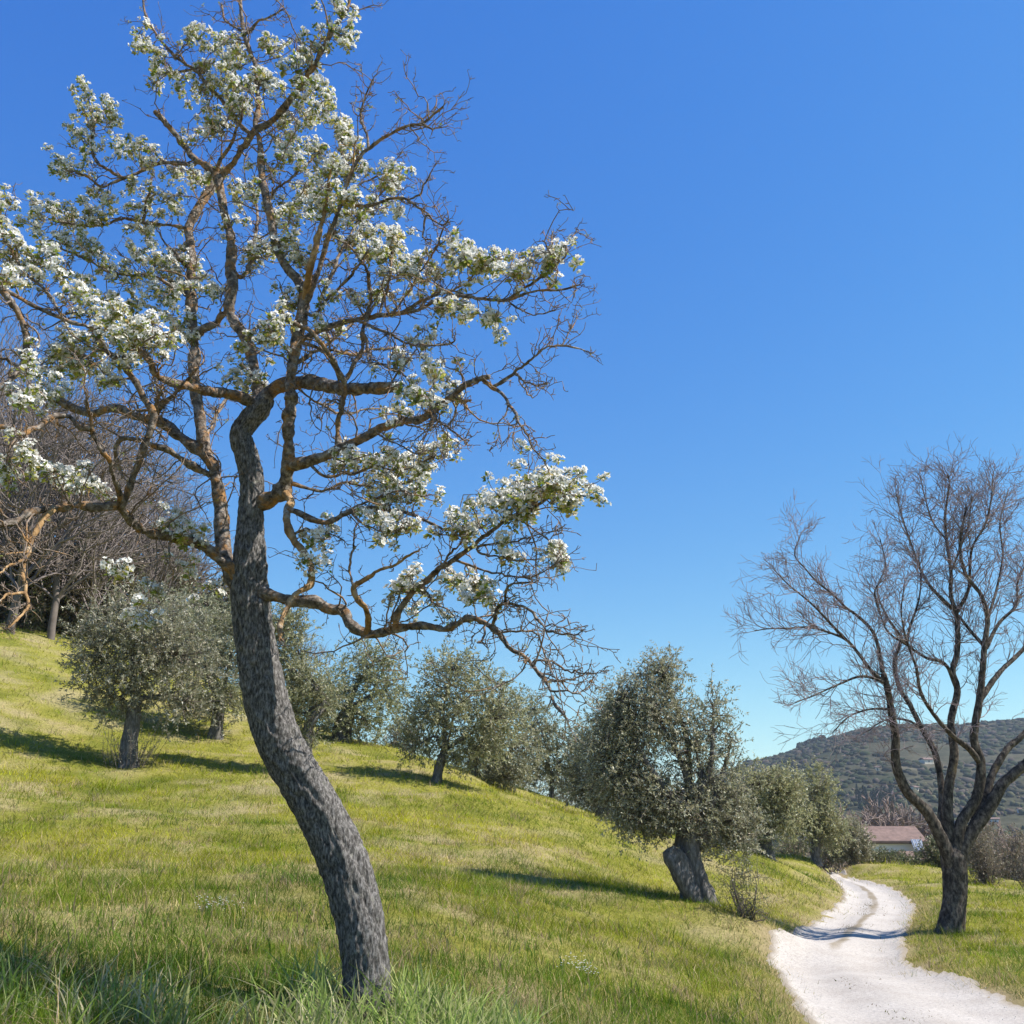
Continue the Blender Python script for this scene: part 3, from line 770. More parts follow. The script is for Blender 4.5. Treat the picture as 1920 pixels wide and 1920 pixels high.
# traced branches: (points, width at start, width at end, depth at tip, bark)
BR = [
 # main limbs
 ([(490, 765), (506, 738), (531, 726), (560, 722), (600, 722), (650, 730), (700, 728), (746, 725)], 30, 22, -0.55, 'limb', 1),
 ([(480, 762), (469, 753), (422, 737), (375, 731), (337, 719), (306, 712), (287, 697), (281, 678), (262, 655)], 27, 10, -0.9, 'limb', 0),
 ([(492, 762), (480, 712), (466, 656), (450, 625), (425, 585), (432, 545), (427, 500), (428, 450), (420, 400), (412, 350), (407, 328)], 24, 15, 0.5, 'limb', 0),
 ([(470, 945), (500, 937), (528, 918), (538, 880), (543, 840), (540, 800), (545, 765), (546, 720), (550, 680), (556, 640), (565, 600), (570, 560), (575, 530)], 30, 20, -0.35, 'limb', 0),
 ([(570, 552), (556, 522), (537, 500), (518, 462), (507, 406), (498, 359), (494, 312), (490, 266), (482, 236), (487, 203), (480, 160), (478, 125), (466, 94), (456, 56), (450, 0), (446, -60)], 20, 6, 0.35, 'limb', 0),
 ([(541, 868), (585, 861), (618, 851), (652, 838), (690, 821), (720, 804), (754, 790), (791, 784), (818, 767), (849, 743), (872, 723), (906, 709), (917, 707)], 26, 9, -1.0, 'limb', 1),
 ([(488, 1112), (520, 1119), (551, 1125), (588, 1125), (618, 1139), (642, 1141), (652, 1163), (669, 1179), (703, 1186), (737, 1179), (771, 1173), (805, 1173), (838, 1178), (859, 1169), (879, 1159), (906, 1166), (926, 1178), (940, 1190), (955, 1212), (987, 1234), (1006, 1256), (1028, 1285), (1039, 1318), (1060, 1343)], 30, 3, -1.3, 'limb', 0),
 ([(446, 1080), (434, 1066), (406, 1044), (375, 1019), (335, 1006), (297, 997), (266, 987), (237, 966), (219, 947), (187, 950), (141, 944), (109, 953), (62, 959), (31, 978), (0, 984), (-70, 1000)], 26, 12, -1.2, 'limb', 0),
 ([(452, 1105), (430, 1066), (416, 1012), (412, 956), (403, 909), (394, 868), (376, 845), (353, 831), (328, 812), (306, 794), (281, 787), (250, 778), (225, 766), (203, 766), (175, 775), (150, 769), (125, 759), (109, 750)], 32, 13, 0.9, 'limb', 0),
 ([(385, 850), (376, 820), (372, 784), (367, 737), (366, 691), (366, 659), (365, 625), (362, 590), (361, 545), (361, 500), (358, 453), (354, 428), (366, 400), (381, 375), (397, 350), (404, 336)], 22, 15, 1.0, 'limb', 0),
 ([(546, 940), (537, 956), (537, 987), (550, 1012), (572, 1037), (581, 1062), (575, 1094), (556, 1106), (544, 1119), (536, 1140), (525, 1166), (525, 1192)], 20, 8, -0.9, 'orange', 0),
 ([(548, 958), (570, 968), (588, 976), (612, 978), (635, 963), (669, 951), (696, 946), (737, 953), (771, 963), (798, 976), (827, 990)], 15, 4, -0.7, 'limb', 0),
 # branches of the crown
 ([(407, 330), (390, 312), (359, 287), (331, 250), (310, 228), (290, 209)], 17, 8, 0.7, 'branch', 1),
 ([(410, 328), (431, 312), (453, 281), (475, 247), (484, 240)], 14, 12, 0.35, 'branch', 0),
 ([(408, 326), (416, 297), (437, 270), (452, 225), (462, 180)], 9, 4, 0.0, 'branch', 0),
 ([(482, 242), (506, 231), (531, 203), (556, 169), (578, 137), (597, 109), (616, 75), (641, 34), (653, 10), (662, -30)], 15, 6, -0.4, 'branch', 0),
 ([(571, 565), (577, 530), (582, 500), (590, 470), (597, 435), (605, 395), (612, 350), (622, 310)], 19, 4, -0.7, 'orange', 0),
 ([(577, 560), (594, 515), (612, 453), (634, 400), (650, 353), (666, 315), (684, 291), (703, 275), (734, 253), (766, 237), (791, 233), (812, 216), (831, 200)], 13, 4, -0.5, 'branch', 0),
 ([(696, 280), (692, 262), (684, 237), (678, 212), (687, 178), (700, 147)], 6, 2.5, -0.2, 'branch', 0),
 ([(791, 233), (815, 240), (833, 238)], 4, 2, -0.6, 'branch', 0),
 ([(906, 711), (926, 729), (950, 750), (967, 767), (977, 794), (991, 821), (1008, 848), (1018, 861)], 8, 2.5, -1.4, 'branch', 0),
 ([(926, 727), (950, 706), (974, 682), (998, 665), (1021, 650), (1055, 643), (1082, 652), (1097, 658)], 6.5, 3, -1.2, 'branch', 0),
 ([(1056, 642), (1070, 620), (1082, 597)], 3, 1.6, -1.1, 'branch', 0),
 ([(964, 694), (984, 716), (1008, 721), (1025, 718)], 4, 2, -1.5, 'branch', 0),
 ([(818, 767), (838, 755), (866, 753), (884, 750)], 9, 5, -0.8, 'branch', 1),
 ([(815, 770), (811, 788), (807, 806)], 12, 7, -1.1, 'branch', 1),
 ([(806, 775), (835, 794), (855, 814), (876, 831)], 6, 2.5, -1.4, 'branch', 0),
 ([(632, 846), (635, 800), (646, 753), (652, 719), (666, 679), (679, 652), (680, 621), (690, 590)], 12, 6, -0.4, 'branch', 0),
 ([(650, 722), (629, 689), (608, 658), (585, 631), (557, 611), (527, 601), (500, 604), (486, 610), (469, 626)], 11, 6, -0.9, 'branch', 0),
 # lower right limb's branches
 ([(686, 1182), (690, 1152), (683, 1135), (666, 1119), (662, 1098), (676, 1085), (703, 1068), (737, 1058), (761, 1044), (786, 1032)], 13, 3, -0.9, 'orange', 0),
 ([(663, 1100), (659, 1058), (664, 1024), (665, 990)], 5, 3, -0.5, 'branch', 0),
 ([(742, 1180), (747, 1150), (771, 1119), (794, 1098), (825, 1071), (859, 1048), (889, 1024), (913, 1004), (943, 980), (974, 963), (1008, 946), (1035, 927), (1050, 915)], 16, 5, -1.2, 'limb', 0),
 ([(825, 1070), (849, 1037), (872, 1015), (893, 990)], 6, 3, -0.8, 'branch', 0),
 ([(859, 1050), (890, 1060), (923, 1065), (974, 1075), (1018, 1071), (1045, 1055)], 5, 2, -1.6, 'branch', 0),
 ([(889, 1026), (933, 1021), (970, 1010), (1001, 1004), (1042, 995)], 5, 2, -1.6, 'branch', 0),
 ([(900, 1035), (940, 1045), (980, 1052), (1030, 1045), (1047, 1035)], 4, 2, -1.4, 'branch', 0),
 ([(920, 1174), (937, 1146), (954, 1132), (960, 1105), (970, 1095), (1001, 1092)], 8, 2.5, -1.5, 'branch', 0),
 ([(955, 1131), (987, 1139), (1008, 1156), (1042, 1180), (1075, 1190), (1092, 1183)], 6, 2, -1.6, 'branch', 0),
 ([(1006, 1238), (1028, 1241), (1053, 1256), (1082, 1259), (1115, 1263)], 5, 2, -1.4, 'branch', 0),
 ([(1026, 1282), (1035, 1276), (1068, 1274), (1092, 1266)], 4, 2, -1.3, 'branch', 0),
 ([(1033, 1298), (1045, 1297), (1075, 1296), (1104, 1289)], 4, 2, -1.3, 'branch', 0),
 ([(936, 1185), (969, 1185), (1002, 1190), (1013, 1212), (1024, 1234)], 5, 2.5, -1.1, 'branch', 0),
 ([(794, 1100), (805, 1125), (830, 1140), (852, 1155)], 4, 2, -1.0, 'branch', 0),
 # left limb's branches
 ([(104, 955), (84, 975), (69, 1000), (59, 1025), (53, 1056), (50, 1087), (53, 1112), (58, 1137), (36, 1160), (11, 1180)], 13, 3, -1.6, 'orange', 0),
 ([(55, 1050), (47, 1053), (19, 1062), (0, 1072), (-20, 1080)], 6, 3, -1.7, 'orange', 0),
 ([(52, 1112), (47, 1112), (19, 1117), (0, 1128), (-20, 1136)], 6, 3, -1.8, 'orange', 0),
 ([(58, 1036), (30, 1038), (0, 1034)], 4, 2, -1.7, 'orange', 0),
 ([(221, 949), (225, 931), (212, 894), (194, 850), (175, 816), (169, 781), (162, 750)], 13, 6, -1.3, 'branch', 0),
 ([(222, 950), (234, 928), (247, 894), (262, 856), (278, 812), (287, 787), (284, 765), (269, 744), (244, 706), (212, 672), (181, 647), (162, 612), (125, 600), (78, 581), (31, 556), (0, 538)], 17, 7, -0.9, 'limb', 0),
 ([(287, 785), (294, 762), (300, 735), (305, 722)], 8, 5, -1.1, 'branch', 0),
 ([(290, 778), (320, 742), (345, 715), (370, 690)], 9, 6, -0.6, 'branch', 0),
 ([(172, 800), (150, 797), (125, 781), (94, 787), (62, 803), (47, 812), (19, 803), (-30, 796)], 13, 9, -1.4, 'branch', 0),
 ([(392, 885), (372, 878), (337, 856), (300, 837), (256, 822), (225, 822), (216, 847), (225, 881)], 17, 7, 0.3, 'limb', 0),
 ([(385, 838), (400, 791), (416, 762), (428, 744)], 11, 7, 1.1, 'branch', 0),
 ([(366, 630), (385, 615), (403, 606), (419, 587)], 14, 13, 0.4, 'branch', 0),
 ([(-40, 520), (0, 544), (19, 562), (37, 600), (47, 631), (44, 662), (34, 691), (9, 719), (-30, 745)], 11, 13, -1.3, 'branch', 0),
 ([(34, 690), (10, 680), (-20, 668)], 9, 6, -1.2, 'branch', 0),
 # upper left
 ([(362, 306), (312, 303), (281, 312), (259, 325), (231, 334), (203, 319), (184, 306), (172, 280), (175, 244), (181, 219)], 10, 4, 0.9, 'branch', 0),
 ([(231, 334), (205, 345), (187, 347), (166, 331), (140, 322)], 6, 3, 0.6, 'branch', 0),
 ([(462, 244), (437, 219), (416, 187), (391, 160), (369, 134), (328, 106), (309, 84), (287, 53), (272, 25), (268, 0), (262, -30)], 8, 3, 0.7, 'branch', 0),
 ([(364, 131), (340, 135), (312, 137), (292, 145)], 5, 3, 0.8, 'branch', 0),
 ([(459, 66), (472, 53), (487, 34), (512, 25), (530, 18)], 6, 3, 0.1, 'branch', 0),
 ([(458, 62), (444, 53), (419, 34), (416, 9)], 5, 2.5, 0.6, 'branch', 0),
 ([(354, 428), (312, 422), (275, 419), (234, 409), (200, 422), (160, 425), (110, 415)], 8, 3, 1.1, 'branch', 0),
 ([(272, 418), (272, 406), (278, 375), (284, 337)], 5, 3, 0.9, 'branch', 0),
 ([(361, 505), (340, 488), (325, 472), (306, 453), (300, 437)], 9, 5, 0.6, 'branch', 0),
 ([(330, 540), (284, 516), (219, 509), (194, 497), (150, 480), (100, 460)], 6, 3, 0.4, 'branch', 0),
 ([(362, 560), (345, 550), (330, 540)], 8, 6, 0.7, 'branch', 0),
 ([(110, 590), (84, 544), (60, 520), (35, 490), (10, 450), (0, 400)], 6, 3, -0.6, 'branch', 0),
 ([(181, 645), (160, 640), (130, 655), (95, 668)], 5, 3, -0.5, 'branch', 0),
 ([(500, 385), (520, 355), (545, 335), (575, 310), (600, 285)], 6, 3, 0.0, 'branch', 0),
 ([(508, 410), (540, 395), (565, 380), (590, 350)], 6, 3, 0.7, 'branch', 0),
 ([(425, 500), (445, 520), (465, 490), (475, 440), (480, 400), (476, 360)], 8, 5, 0.9, 'branch', 0),
 # right crown
 ([(640, 392), (680, 388), (725, 378), (759, 378), (781, 394), (800, 403), (812, 416), (831, 422), (841, 412)], 7, 3, -0.9, 'branch', 0),
 ([(762, 378), (781, 359), (800, 337), (812, 316)], 4, 2, -0.7, 'branch', 0),
 ([(798, 404), (797, 420), (795, 444), (809, 450)], 4, 2, -0.8, 'branch', 0),
 ([(566, 640), (600, 622), (640, 606), (680, 596), (719, 587), (781, 578), (828, 559), (875, 553), (906, 559), (953, 562), (984, 550), (1016, 544), (1050, 544), (1087, 534)], 13, 3, -1.1, 'limb', 0),
 ([(958, 561), (980, 543), (1006, 525), (1037, 503), (1059, 481), (1062, 460), (1081, 434)], 6, 2, -1.0, 'branch', 0),
 ([(1022, 512), (1030, 480), (1036, 434)], 3, 2, -0.8, 'branch', 0),
 ([(950, 563), (975, 580), (1000, 587), (1040, 582)], 4, 2, -1.3, 'branch', 0),
 ([(760, 582), (797, 559), (837, 544), (875, 525), (906, 500), (926, 486)], 6, 3, -0.7, 'branch', 0),
 ([(740, 585), (762, 556), (781, 528), (800, 494), (819, 462), (831, 428)], 5, 2.5, -0.6, 'branch', 0),
 ([(690, 595), (694, 547), (692, 512), (675, 484), (656, 462)], 8, 4, -0.2, 'branch', 0),
 ([(712, 588), (722, 547), (731, 500), (738, 455)], 6, 3, -0.3, 'branch', 0),
 ([(590, 590), (619, 547), (650, 519), (669, 500), (690, 470)], 7, 4, -0.8, 'branch', 0),
 ([(600, 560), (630, 500), (655, 440), (690, 390), (730, 345)], 7, 3, 0.2, 'branch', 0),
 ([(640, 606), (662, 600), (703, 618), (744, 635), (791, 645), (838, 645), (852, 640)], 7, 3, -1.3, 'branch', 0),
 ([(680, 625), (690, 641), (696, 675), (717, 682), (737, 692), (757, 702), (778, 726), (791, 740)], 6, 3, -1.2, 'branch', 0),
 ([(652, 350), (646, 310), (640, 275), (636, 240)], 5, 3, 0.2, 'branch', 0),
 ([(648, 365), (690, 340), (720, 320), (755, 285)], 4, 2, -0.1, 'branch', 0),
 ([(556, 640), (590, 650), (640, 660), (700, 655), (760, 650)], 8, 3, 0.5, 'branch', 0),
 ([(550, 690), (580, 670), (620, 640), (660, 605), (720, 560)], 8, 3, 0.9, 'branch', 0),
 ([(548, 725), (600, 760), (640, 780), (690, 770), (740, 765)], 6, 3, 0.6, 'branch', 0),
 # mid right
 ([(575, 864), (610, 890), (660, 885), (710, 870), (760, 880), (810, 858)], 6, 3, -0.4, 'branch', 0),
 ([(548, 905), (600, 920), (650, 905), (700, 915), (760, 905), (785, 895)], 7, 3, 0.2, 'branch', 0),
 ([(640, 962), (690, 930), (740, 915), (790, 930)], 5, 3, -0.5, 'branch', 0),
 ([(656, 955), (690, 985), (730, 995), (765, 985)], 5, 2, -0.9, 'branch', 0),
 ([(700, 816), (740, 830), (775, 850), (800, 845)], 4, 2, -1.2, 'branch', 0),
 ([(545, 1000), (580, 995), (610, 1000), (640, 1010)], 5, 2, -0.4, 'branch', 0),
]
CUT_STUBS = []
nlimb = 0
M_by = {'limb': M_limb, 'branch': M_limb, 'orange': M_orange}
segs_for_twigs = []
for bi, (pts, w0, w1, dtip, kind, stub) in enumerate(BR):
    pts = np.array(pts, dtype=float)
    D = np.array([d[:3] for d in DB])
    dd = np.hypot(D[:, 0] - pts[0, 0], D[:, 1] - pts[0, 1])
    k = dd.argmin()
    d0 = D[k, 2] if dd[k] < 45 else dtip + 0.25
    if 5 < dd[k] < 45: pts = np.vstack([D[k, :2], pts])
    d = np.r_[0, np.cumsum(np.linalg.norm(np.diff(pts, axis=0), axis=1))] / 1.0
    tt = d / d[-1]
    dep = d0 + (dtip - d0) * tt ** 1.1 + 0.10 * np.sin(tt * 5 + bi) * np.minimum(1, tt * 4) * min(1, d[-1] / 200)
    wid = (w0 + (w1 - w0) * tt ** 0.75) * (0.88 if w0 > 8 else 1.0)
    n = int(max(10, d[-1] / 5))
    # hand-drawn crookedness
    s2, dp, W, r = lift(pts, wid, dep, n)
    if True:
        jit = np.cumsum(rng.normal(0, 1, (n, 3)), axis=0)
        jit -= np.linspace(0, 1, n)[:, None] * jit[-1]
        W = W + jit * 0.0045 * min(1.0, math.sqrt(30.0 / n)) * np.sin(np.linspace(0, math.pi, n))[:, None]
    if dd[k] < 45:       # seat the branch on its parent
        off = np.array(DB[k][3:6]) - W[0]
        if np.linalg.norm(off) < 0.25: W = W + off * np.clip(1 - np.linspace(0, 1, n) * 3.0, 0, 1)[:, None] ** 1.5
    r = r * (1 + 0.16 * np.interp(np.arange(n), np.arange(0, n + 6, 3), rng.normal(0, 1, len(np.arange(0, n + 6, 3)))))
    r = np.maximum(r, 0.0022)
    add_db(s2[1::3], dp[1::3], W[1::3], r[1::3])
    sides = 26 if w0 > 20 else 16 if w0 > 10 else 8
    amp = 0.0065 if w0 > 20 else 0.0036 if w0 > 10 else 0.0012
    Wd = catmull(W, n * 2); rd_ = np.interp(np.linspace(0, 1, n * 2), np.linspace(0, 1, n), r)
    V, Fs = bark_tube(Wd, rd_, sides, amp, 1.9, bi, 0.4, cap=True)
    o = obj('limb' if kind == 'limb' or w0 >= 16 else 'branch', np_mesh('branch', V, Fs), M_by[kind], pear)
    segs_for_twigs.append((s2, dp, W, r, w0, w1, stub, kind))
DBA = np.array(DB)

# twigs and knobbly spurs
tw = Acc()
tips = []
def crooked(p0, d, L, n, wob, up=0.0):
    pts = [np.array(p0)]
    d = norm(d)
    for q in range(n):
        d = norm(d + rng.normal(0, wob, 3) + np.array([0, 0, up]))
        pts.append(pts[-1] + d * L / n)
    return np.array(pts), d
def spurs(p, r0, cnt, L):
    for q in range(cnt):
        k = rng.integers(1, len(p))
        pt, dd = crooked(p[k], rand_dir(1)[0] + np.array([0, 0, 0.35]), L * rng.uniform(0.5, 1.5), 2, 0.5)
        tw.tube(pt, np.array([r0, r0 * 0.75, r0 * 0.95]), 3)
        tips.append(pt[-1])
for (s2, dp, W, r, w0, w1, stub, kind) in segs_for_twigs:
    L = np.linalg.norm(np.diff(W, axis=0), axis=1).sum()
    tg = norm(np.gradient(W, axis=0))
    lo = 0.12 if w0 > 14 else 0.05
    cnt = int(L * (12.0 if w0 > 14 else 20.0)) + 3
    for q in range(cnt):
        t = lo + (1 - lo) * rng.random() ** 0.8
        k = min(len(W) - 1, int(t * (len(W) - 1)))
        side = rand_dir(1)[0]; side -= tg[k] * (side @ tg[k]); side = norm(side)
        d = norm(tg[k] * rng.uniform(0.2, 0.9) + side + np.array([0, 0, 0.30]))
        LL = min(0.42, rng.gamma(2.0, 0.062)) * (1.15 - 0.35 * t)
        if kind == 'orange': LL *= 0.6
        r0 = min(r[k] * 0.7, rng.uniform(0.0030, 0.0048))
        pt, de = crooked(W[k], d, LL, 5, 0.36, 0.04)
        tw.tube(pt, np.linspace(r0, 0.0018, 6), 3)
        spurs(pt, 0.0026, int(1.6 + LL * 13), 0.032)
        if LL > 0.22 and rng.random() < 0.7:
            for z_ in range(2):
                k2 = rng.integers(2, 5)
                p2, d2 = crooked(pt[k2], norm(de + rand_dir(1)[0] * 1.1), LL * rng.uniform(0.35, 0.6), 4, 0.32, 0.05)
                tw.tube(p2, np.linspace(r0 * 0.7, 0.0016, 5), 4)
                spurs(p2, 0.0021, 3, 0.028)
    # crooked second-order shoots that fill the crown
    if w0 > 5 and kind != 'orange':
        for q in range(int(L * (5.2 if w0 > 12 else 3.2))):
            t = 0.2 + (0.75 if w0 > 12 else 0.5) * rng.random()
            k = min(len(W) - 1, int(t * (len(W) - 1)))
            side = rand_dir(1)[0]; side = norm(side - tg[k] * (side @ tg[k]))
            LL = rng.uniform(0.25, 0.70) if w0 > 12 else rng.uniform(0.15, 0.40)
            pt, de = crooked(W[k], norm(tg[k] * 0.6 + side + np.array([0, 0, 0.15])), LL, 9, 0.36, 0.0)
            tw.tube(pt, np.linspace(min(r[k] * 0.6, 0.0065), 0.0024, 10) * rng.uniform(0.85, 1.2, 10), 4)
            spurs(pt, 0.0028, int(LL * 16), 0.04)
            for z_ in range(3):
                k2 = rng.integers(3, 10)
                p2, d2 = crooked(pt[k2], norm(de + rand_dir(1)[0] * 1.2), LL * rng.uniform(0.2, 0.45), 4, 0.36, 0.04)
                tw.tube(p2, np.linspace(0.003, 0.0018, 5), 3)
                spurs(p2, 0.0024, 4, 0.03)
    # the crooked fork that ends a thin branch
    if not stub:
        for q in range(3):
            p2, d2 = crooked(W[-1], norm(tg[-1] + rand_dir(1)[0] * 0.7), rng.uniform(0.05, 0.17), 5, 0.36)
            tw.tube(p2, np.linspace(max(0.0025, r[-1] * 0.6), 0.0016, 6), 4)
            spurs(p2, 0.0022, 4, 0.03)

# blossom clusters, placed where the photograph shows them
BL = """640,15 655,45 665,75 660,95 630,22 600,75 595,95 578,112 642,62 262,65 272,85 290,100 300,115 290,135 285,155 365,72 385,85 350,78
415,75 440,85 425,100 400,120 420,130 440,120 500,85 515,95 520,110 540,120 555,130 575,145 385,125 395,145 410,150 430,150 445,165 345,150 365,150 335,175 380,165 470,145 490,140 505,150 500,170 525,160 455,190 440,195 420,180 470,200 400,210 415,225 395,230 390,250 420,240 375,250 440,215 540,185 555,180 560,195 595,170 610,185 600,200 590,215 620,175
160,165 165,185 160,205 200,200 215,220 220,235 180,225 170,240 140,250 165,270 175,285 115,305 105,320 130,325 150,325 225,285 240,290 265,270 275,280 260,300 285,300
320,325 335,320 370,330 382,337 362,345 395,322 60,365 65,400 75,410 70,430 90,385 105,390 120,395 140,400 155,410 170,395 190,370 200,380 175,415 195,420 130,415
250,350 265,360 250,390 270,385 290,360 310,375 325,390 335,405 260,430 275,440 300,400 10,380 5,415 15,430 25,440 25,470 40,485 15,500 10,520 30,510 50,500 70,490 80,480 105,445 120,445 130,455 155,465 170,465 185,470 165,480 110,510 120,500 135,520 95,480 140,540 155,535 165,545 30,540
250,480 265,485 290,490 305,490 190,505 225,520 205,500 235,515 240,545 340,470 355,480 350,500 365,520 330,500 330,530 320,555 345,540 370,540 390,540 405,545 300,560 310,590 290,550
180,570 195,565 215,560 225,580 205,585 240,575 170,590 185,610 215,605 235,600 250,595 265,610 190,630 215,630 240,625 260,630 285,610 300,625 320,600 335,625 345,605 320,640 345,640 240,660 225,680 245,690 200,690 210,715 265,650 290,650
130,630 125,660 140,655 100,660 95,680 60,680 50,700 130,680 150,690 110,700 65,740 90,735 110,740 40,755 165,690 85,720 45,850 30,870 55,865 10,885 20,900 100,885 115,890 130,895 140,910 170,900 190,920
535,240 550,255 560,235 545,270 590,285 570,275 520,260 525,300 540,290 560,300 630,230 640,240 650,255 645,275 640,310 660,310 650,330 630,320 670,290 680,320 720,325 735,320 745,340 730,350 715,350 735,365
595,335 580,345 600,355 570,360 560,380 545,390 530,400 555,400 540,420 550,440 530,440 590,380 610,390 630,370 660,385 680,390 650,375 670,410 655,420 690,430 700,440 720,430 735,440 745,450 740,470 730,460 720,480 700,460 680,470 650,470 740,395 715,400
470,310 440,350 445,370 480,345 475,365 440,410 490,460 500,470 470,480 560,465 530,460 560,480 780,490 770,515 760,510 810,515 825,520 800,525 840,480 855,475 870,485 885,480 900,490 915,490 930,495 935,505 860,495 900,505 960,520 970,515 985,505 1035,490 1045,480 1030,500 1050,470
850,570 860,580 840,585 870,575 915,600 925,605 540,560 550,575 530,580 600,570 500,620 520,640 480,640 710,550 740,560 700,560 450,690 440,705 460,700 455,720 475,715 490,700 640,620 800,650 760,670 745,680 830,715 820,710 835,735 800,740 745,765 775,750 790,750
650,870 665,865 640,880 720,850 715,865 730,870 740,880 750,890 775,880 790,885 780,900 810,855 820,850 835,855 800,870 700,900 720,910 690,920 770,920 790,930 780,940 740,920 730,935 715,980 735,990 745,1000 725,1000 765,985 600,1000 620,1000 590,1060
860,1000 875,995 890,960 880,1005 920,940 935,930 950,925 965,920 980,925 985,940 970,945 950,945 990,960 975,960 925,950 1020,890 1030,895 1025,910 1040,910 1055,910 1070,915 1085,910 1085,930 1075,930 1045,1030 1050,1040 955,1045 1055,1060
765,1080 760,1090 745,1110 850,1095 865,1095 890,1100 905,1105 880,1105 910,1110 880,1125 780,1140 830,1155 300,985 315,990 340,1000 345,1010 365,1005 375,1015 340,1060 295,1110 265,1170 250,1150 390,1100 210,1075"""
bl = np.array([[float(v) for v in q.split(',')] for q in BL.split()])

def make_blossom(seed):
    """A dome of open five-petalled flowers with their stalks."""
    global rng
    keep = rng; rng = np.random.default_rng(seed)
    a = Acc()
    nf = rng.integers(10, 15)
    for q in range(nf):
        n = norm(rand_dir(1)[0] + np.array([0, 0, 0.75]))
        c = n * rng.uniform(0.022, 0.052)
        st = np.array([[0, 0, -0.006], c * 0.97])
        a.tube(st, [0.0012, 0.001], 3, (0.16, 0.22, 0.06))
        face = norm(n + rand_dir(1)[0] * 0.35)
        u = norm(np.cross(face, [0.3, 0.8, 0.1])); v = np.cross(face, u)
        Rf = rng.uniform(0.016, 0.022)
        th = np.arange(5) * 1.2566 + rng.uniform(0, 6)
        d = u * np.cos(th)[:, None] + v * np.sin(th)[:, None] + face * rng.uniform(0.15, 0.65)
        w = rng.uniform(0.80, 0.90)
        a.leaves(np.tile(c, (5, 1)), norm(d), np.tile(face, (5, 1)), np.full(5, Rf), np.full(5, Rf * 0.95), np.tile([w, w * 0.985, w * 0.95], (5, 1)))
        th = np.arange(2) * 3.14 + 0.4
        d = norm(u * np.cos(th)[:, None] + v * np.sin(th)[:, None] + face * 1.2)
        a.leaves(np.tile(c, (2, 1)), d, np.tile(face, (2, 1)), np.full(2, Rf * 0.5), np.full(2, Rf * 0.3), np.tile([0.42, 0.36, 0.16], (2, 1)))
    me = a.mesh('blossom_cluster', False)
    me.materials.append(M_petal)
    rng = keep
    return me

def make_leafspray(seed, stalk=False):
    """Young leaves hanging round and under a blossom cluster."""
    global rng
    keep = rng; rng = np.random.default_rng(seed)
    a = Acc()
    nl = rng.integers(8, 13)
    d = rand_dir(nl) * np.array([1, 1, 0.55]) + np.array([0, 0, -0.12])
    d = norm(d)
    pos = d * rng.uniform(0.004, 0.032, nl)[:, None] + np.array([0, 0, -0.008])
    if stalk:
        for q in range(nl): a.tube(np.array([[0, 0, -0.01], pos[q]]), [0.001, 0.0009], 3, (0.17, 0.22, 0.05))
    nn = norm(rand_dir(nl) * 0.6 + np.array([0, 0, 1.0]))
    L = rng.uniform(0.026, 0.050, nl); Wd = L * rng.uniform(0.5, 0.66, nl)
    base = np.array([[0.33, 0.35, 0.06], [0.43, 0.41, 0.10], [0.22, 0.28, 0.05], [0.48, 0.38, 0.15]])
    c = base[rng.integers(0, 4, nl)] * rng.uniform(0.75, 1.2, nl)[:, None]
    a.leaves(pos, d, nn, L, Wd, c)
    me = a.mesh('leaf_spray', False)
    me.materials.append(M_leaf)
    rng = keep
    return me
blo = [make_blossom(200 + k) for k in range(8)]
lea = [make_leafspray(300 + k) for k in range(8)]
lea_st = [make_leafspray(300 + k, True) for k in range(8)]
order = rng.permutation(len(bl))
rest_b, rest_l = Acc(), Acc()
def mesh_np(me):
    v = np.empty(len(me.vertices) * 3); me.vertices.foreach_get('co', v)
    f = np.empty(len(me.loops), dtype=np.int32); me.loops.foreach_get('vertex_index', f)
    c = np.empty(len(me.vertices) * 4); me.color_attributes['col'].data.foreach_get('color', c)
    return v.reshape(-1, 3), f.reshape(-1, 4), c.reshape(-1, 4)[:, :3]
def rotmat(ex, ey, ez):
    from mathutils import Euler
    return np.array(Euler((ex, ey, ez)).to_matrix())
cnt = 0
places = []
for q in order:
    px, py = bl[q] + rng.normal(0, 2.0, 2)
    d2 = (DBA[:, 0] - px) ** 2 + (DBA[:, 1] - py) ** 2
    k = rng.choice(np.argsort(d2)[:3])
    far = math.sqrt(d2[k])
    dep = DBA[k, 2] + rng.normal(0, 0.06) + rng.uniform(-1, 1) * min(0.22, far * 0.004)
    pos = P(px, py, Y0 + dep)
    root = DBA[k, 3:6]
    places.append((pos, 1.0))
    L = np.linalg.norm(pos - root)
    if L > 0.02:
        mid = (root + pos) / 2 + rng.normal(0, 0.10 * L, 3) - np.array([0, 0, 0.08 * L])
        pp = catmull(np.array([root, mid, pos]), 8)
        pp[1:-1] += rng.normal(0, 0.006, (6, 3))
        tw.tube(pp, np.linspace(0.0042, 0.0026, 8), 4)
    for z_ in range(rng.integers(2, 5)):     # more, smaller clusters strung along the same spur and its side shoots
        o2 = rand_dir(1)[0] * rng.uniform(0.05, 0.15) * np.array([1, 1, 0.8])
        places.append((pos + o2, rng.uniform(0.65, 1.0)))
        pa = pos + (root - pos) * rng.uniform(0, 0.5)
        tw.tube(catmull(np.array([pa, (pa + pos + o2) / 2 + rng.normal(0, 0.012, 3), pos + o2]), 5), np.linspace(0.003, 0.0018, 5), 3)
tp_ = np.array(tips)
pl_ = np.array([p_[0] for p_ in places])
for q in rng.choice(len(tp_), 2200, replace=False):      # more blossom on spurs amid the flowering parts
    if ((pl_ - tp_[q]) ** 2).sum(axis=1).min() < 0.10 ** 2 and rng.random() < 0.6: places.append((tp_[q], 0.8))
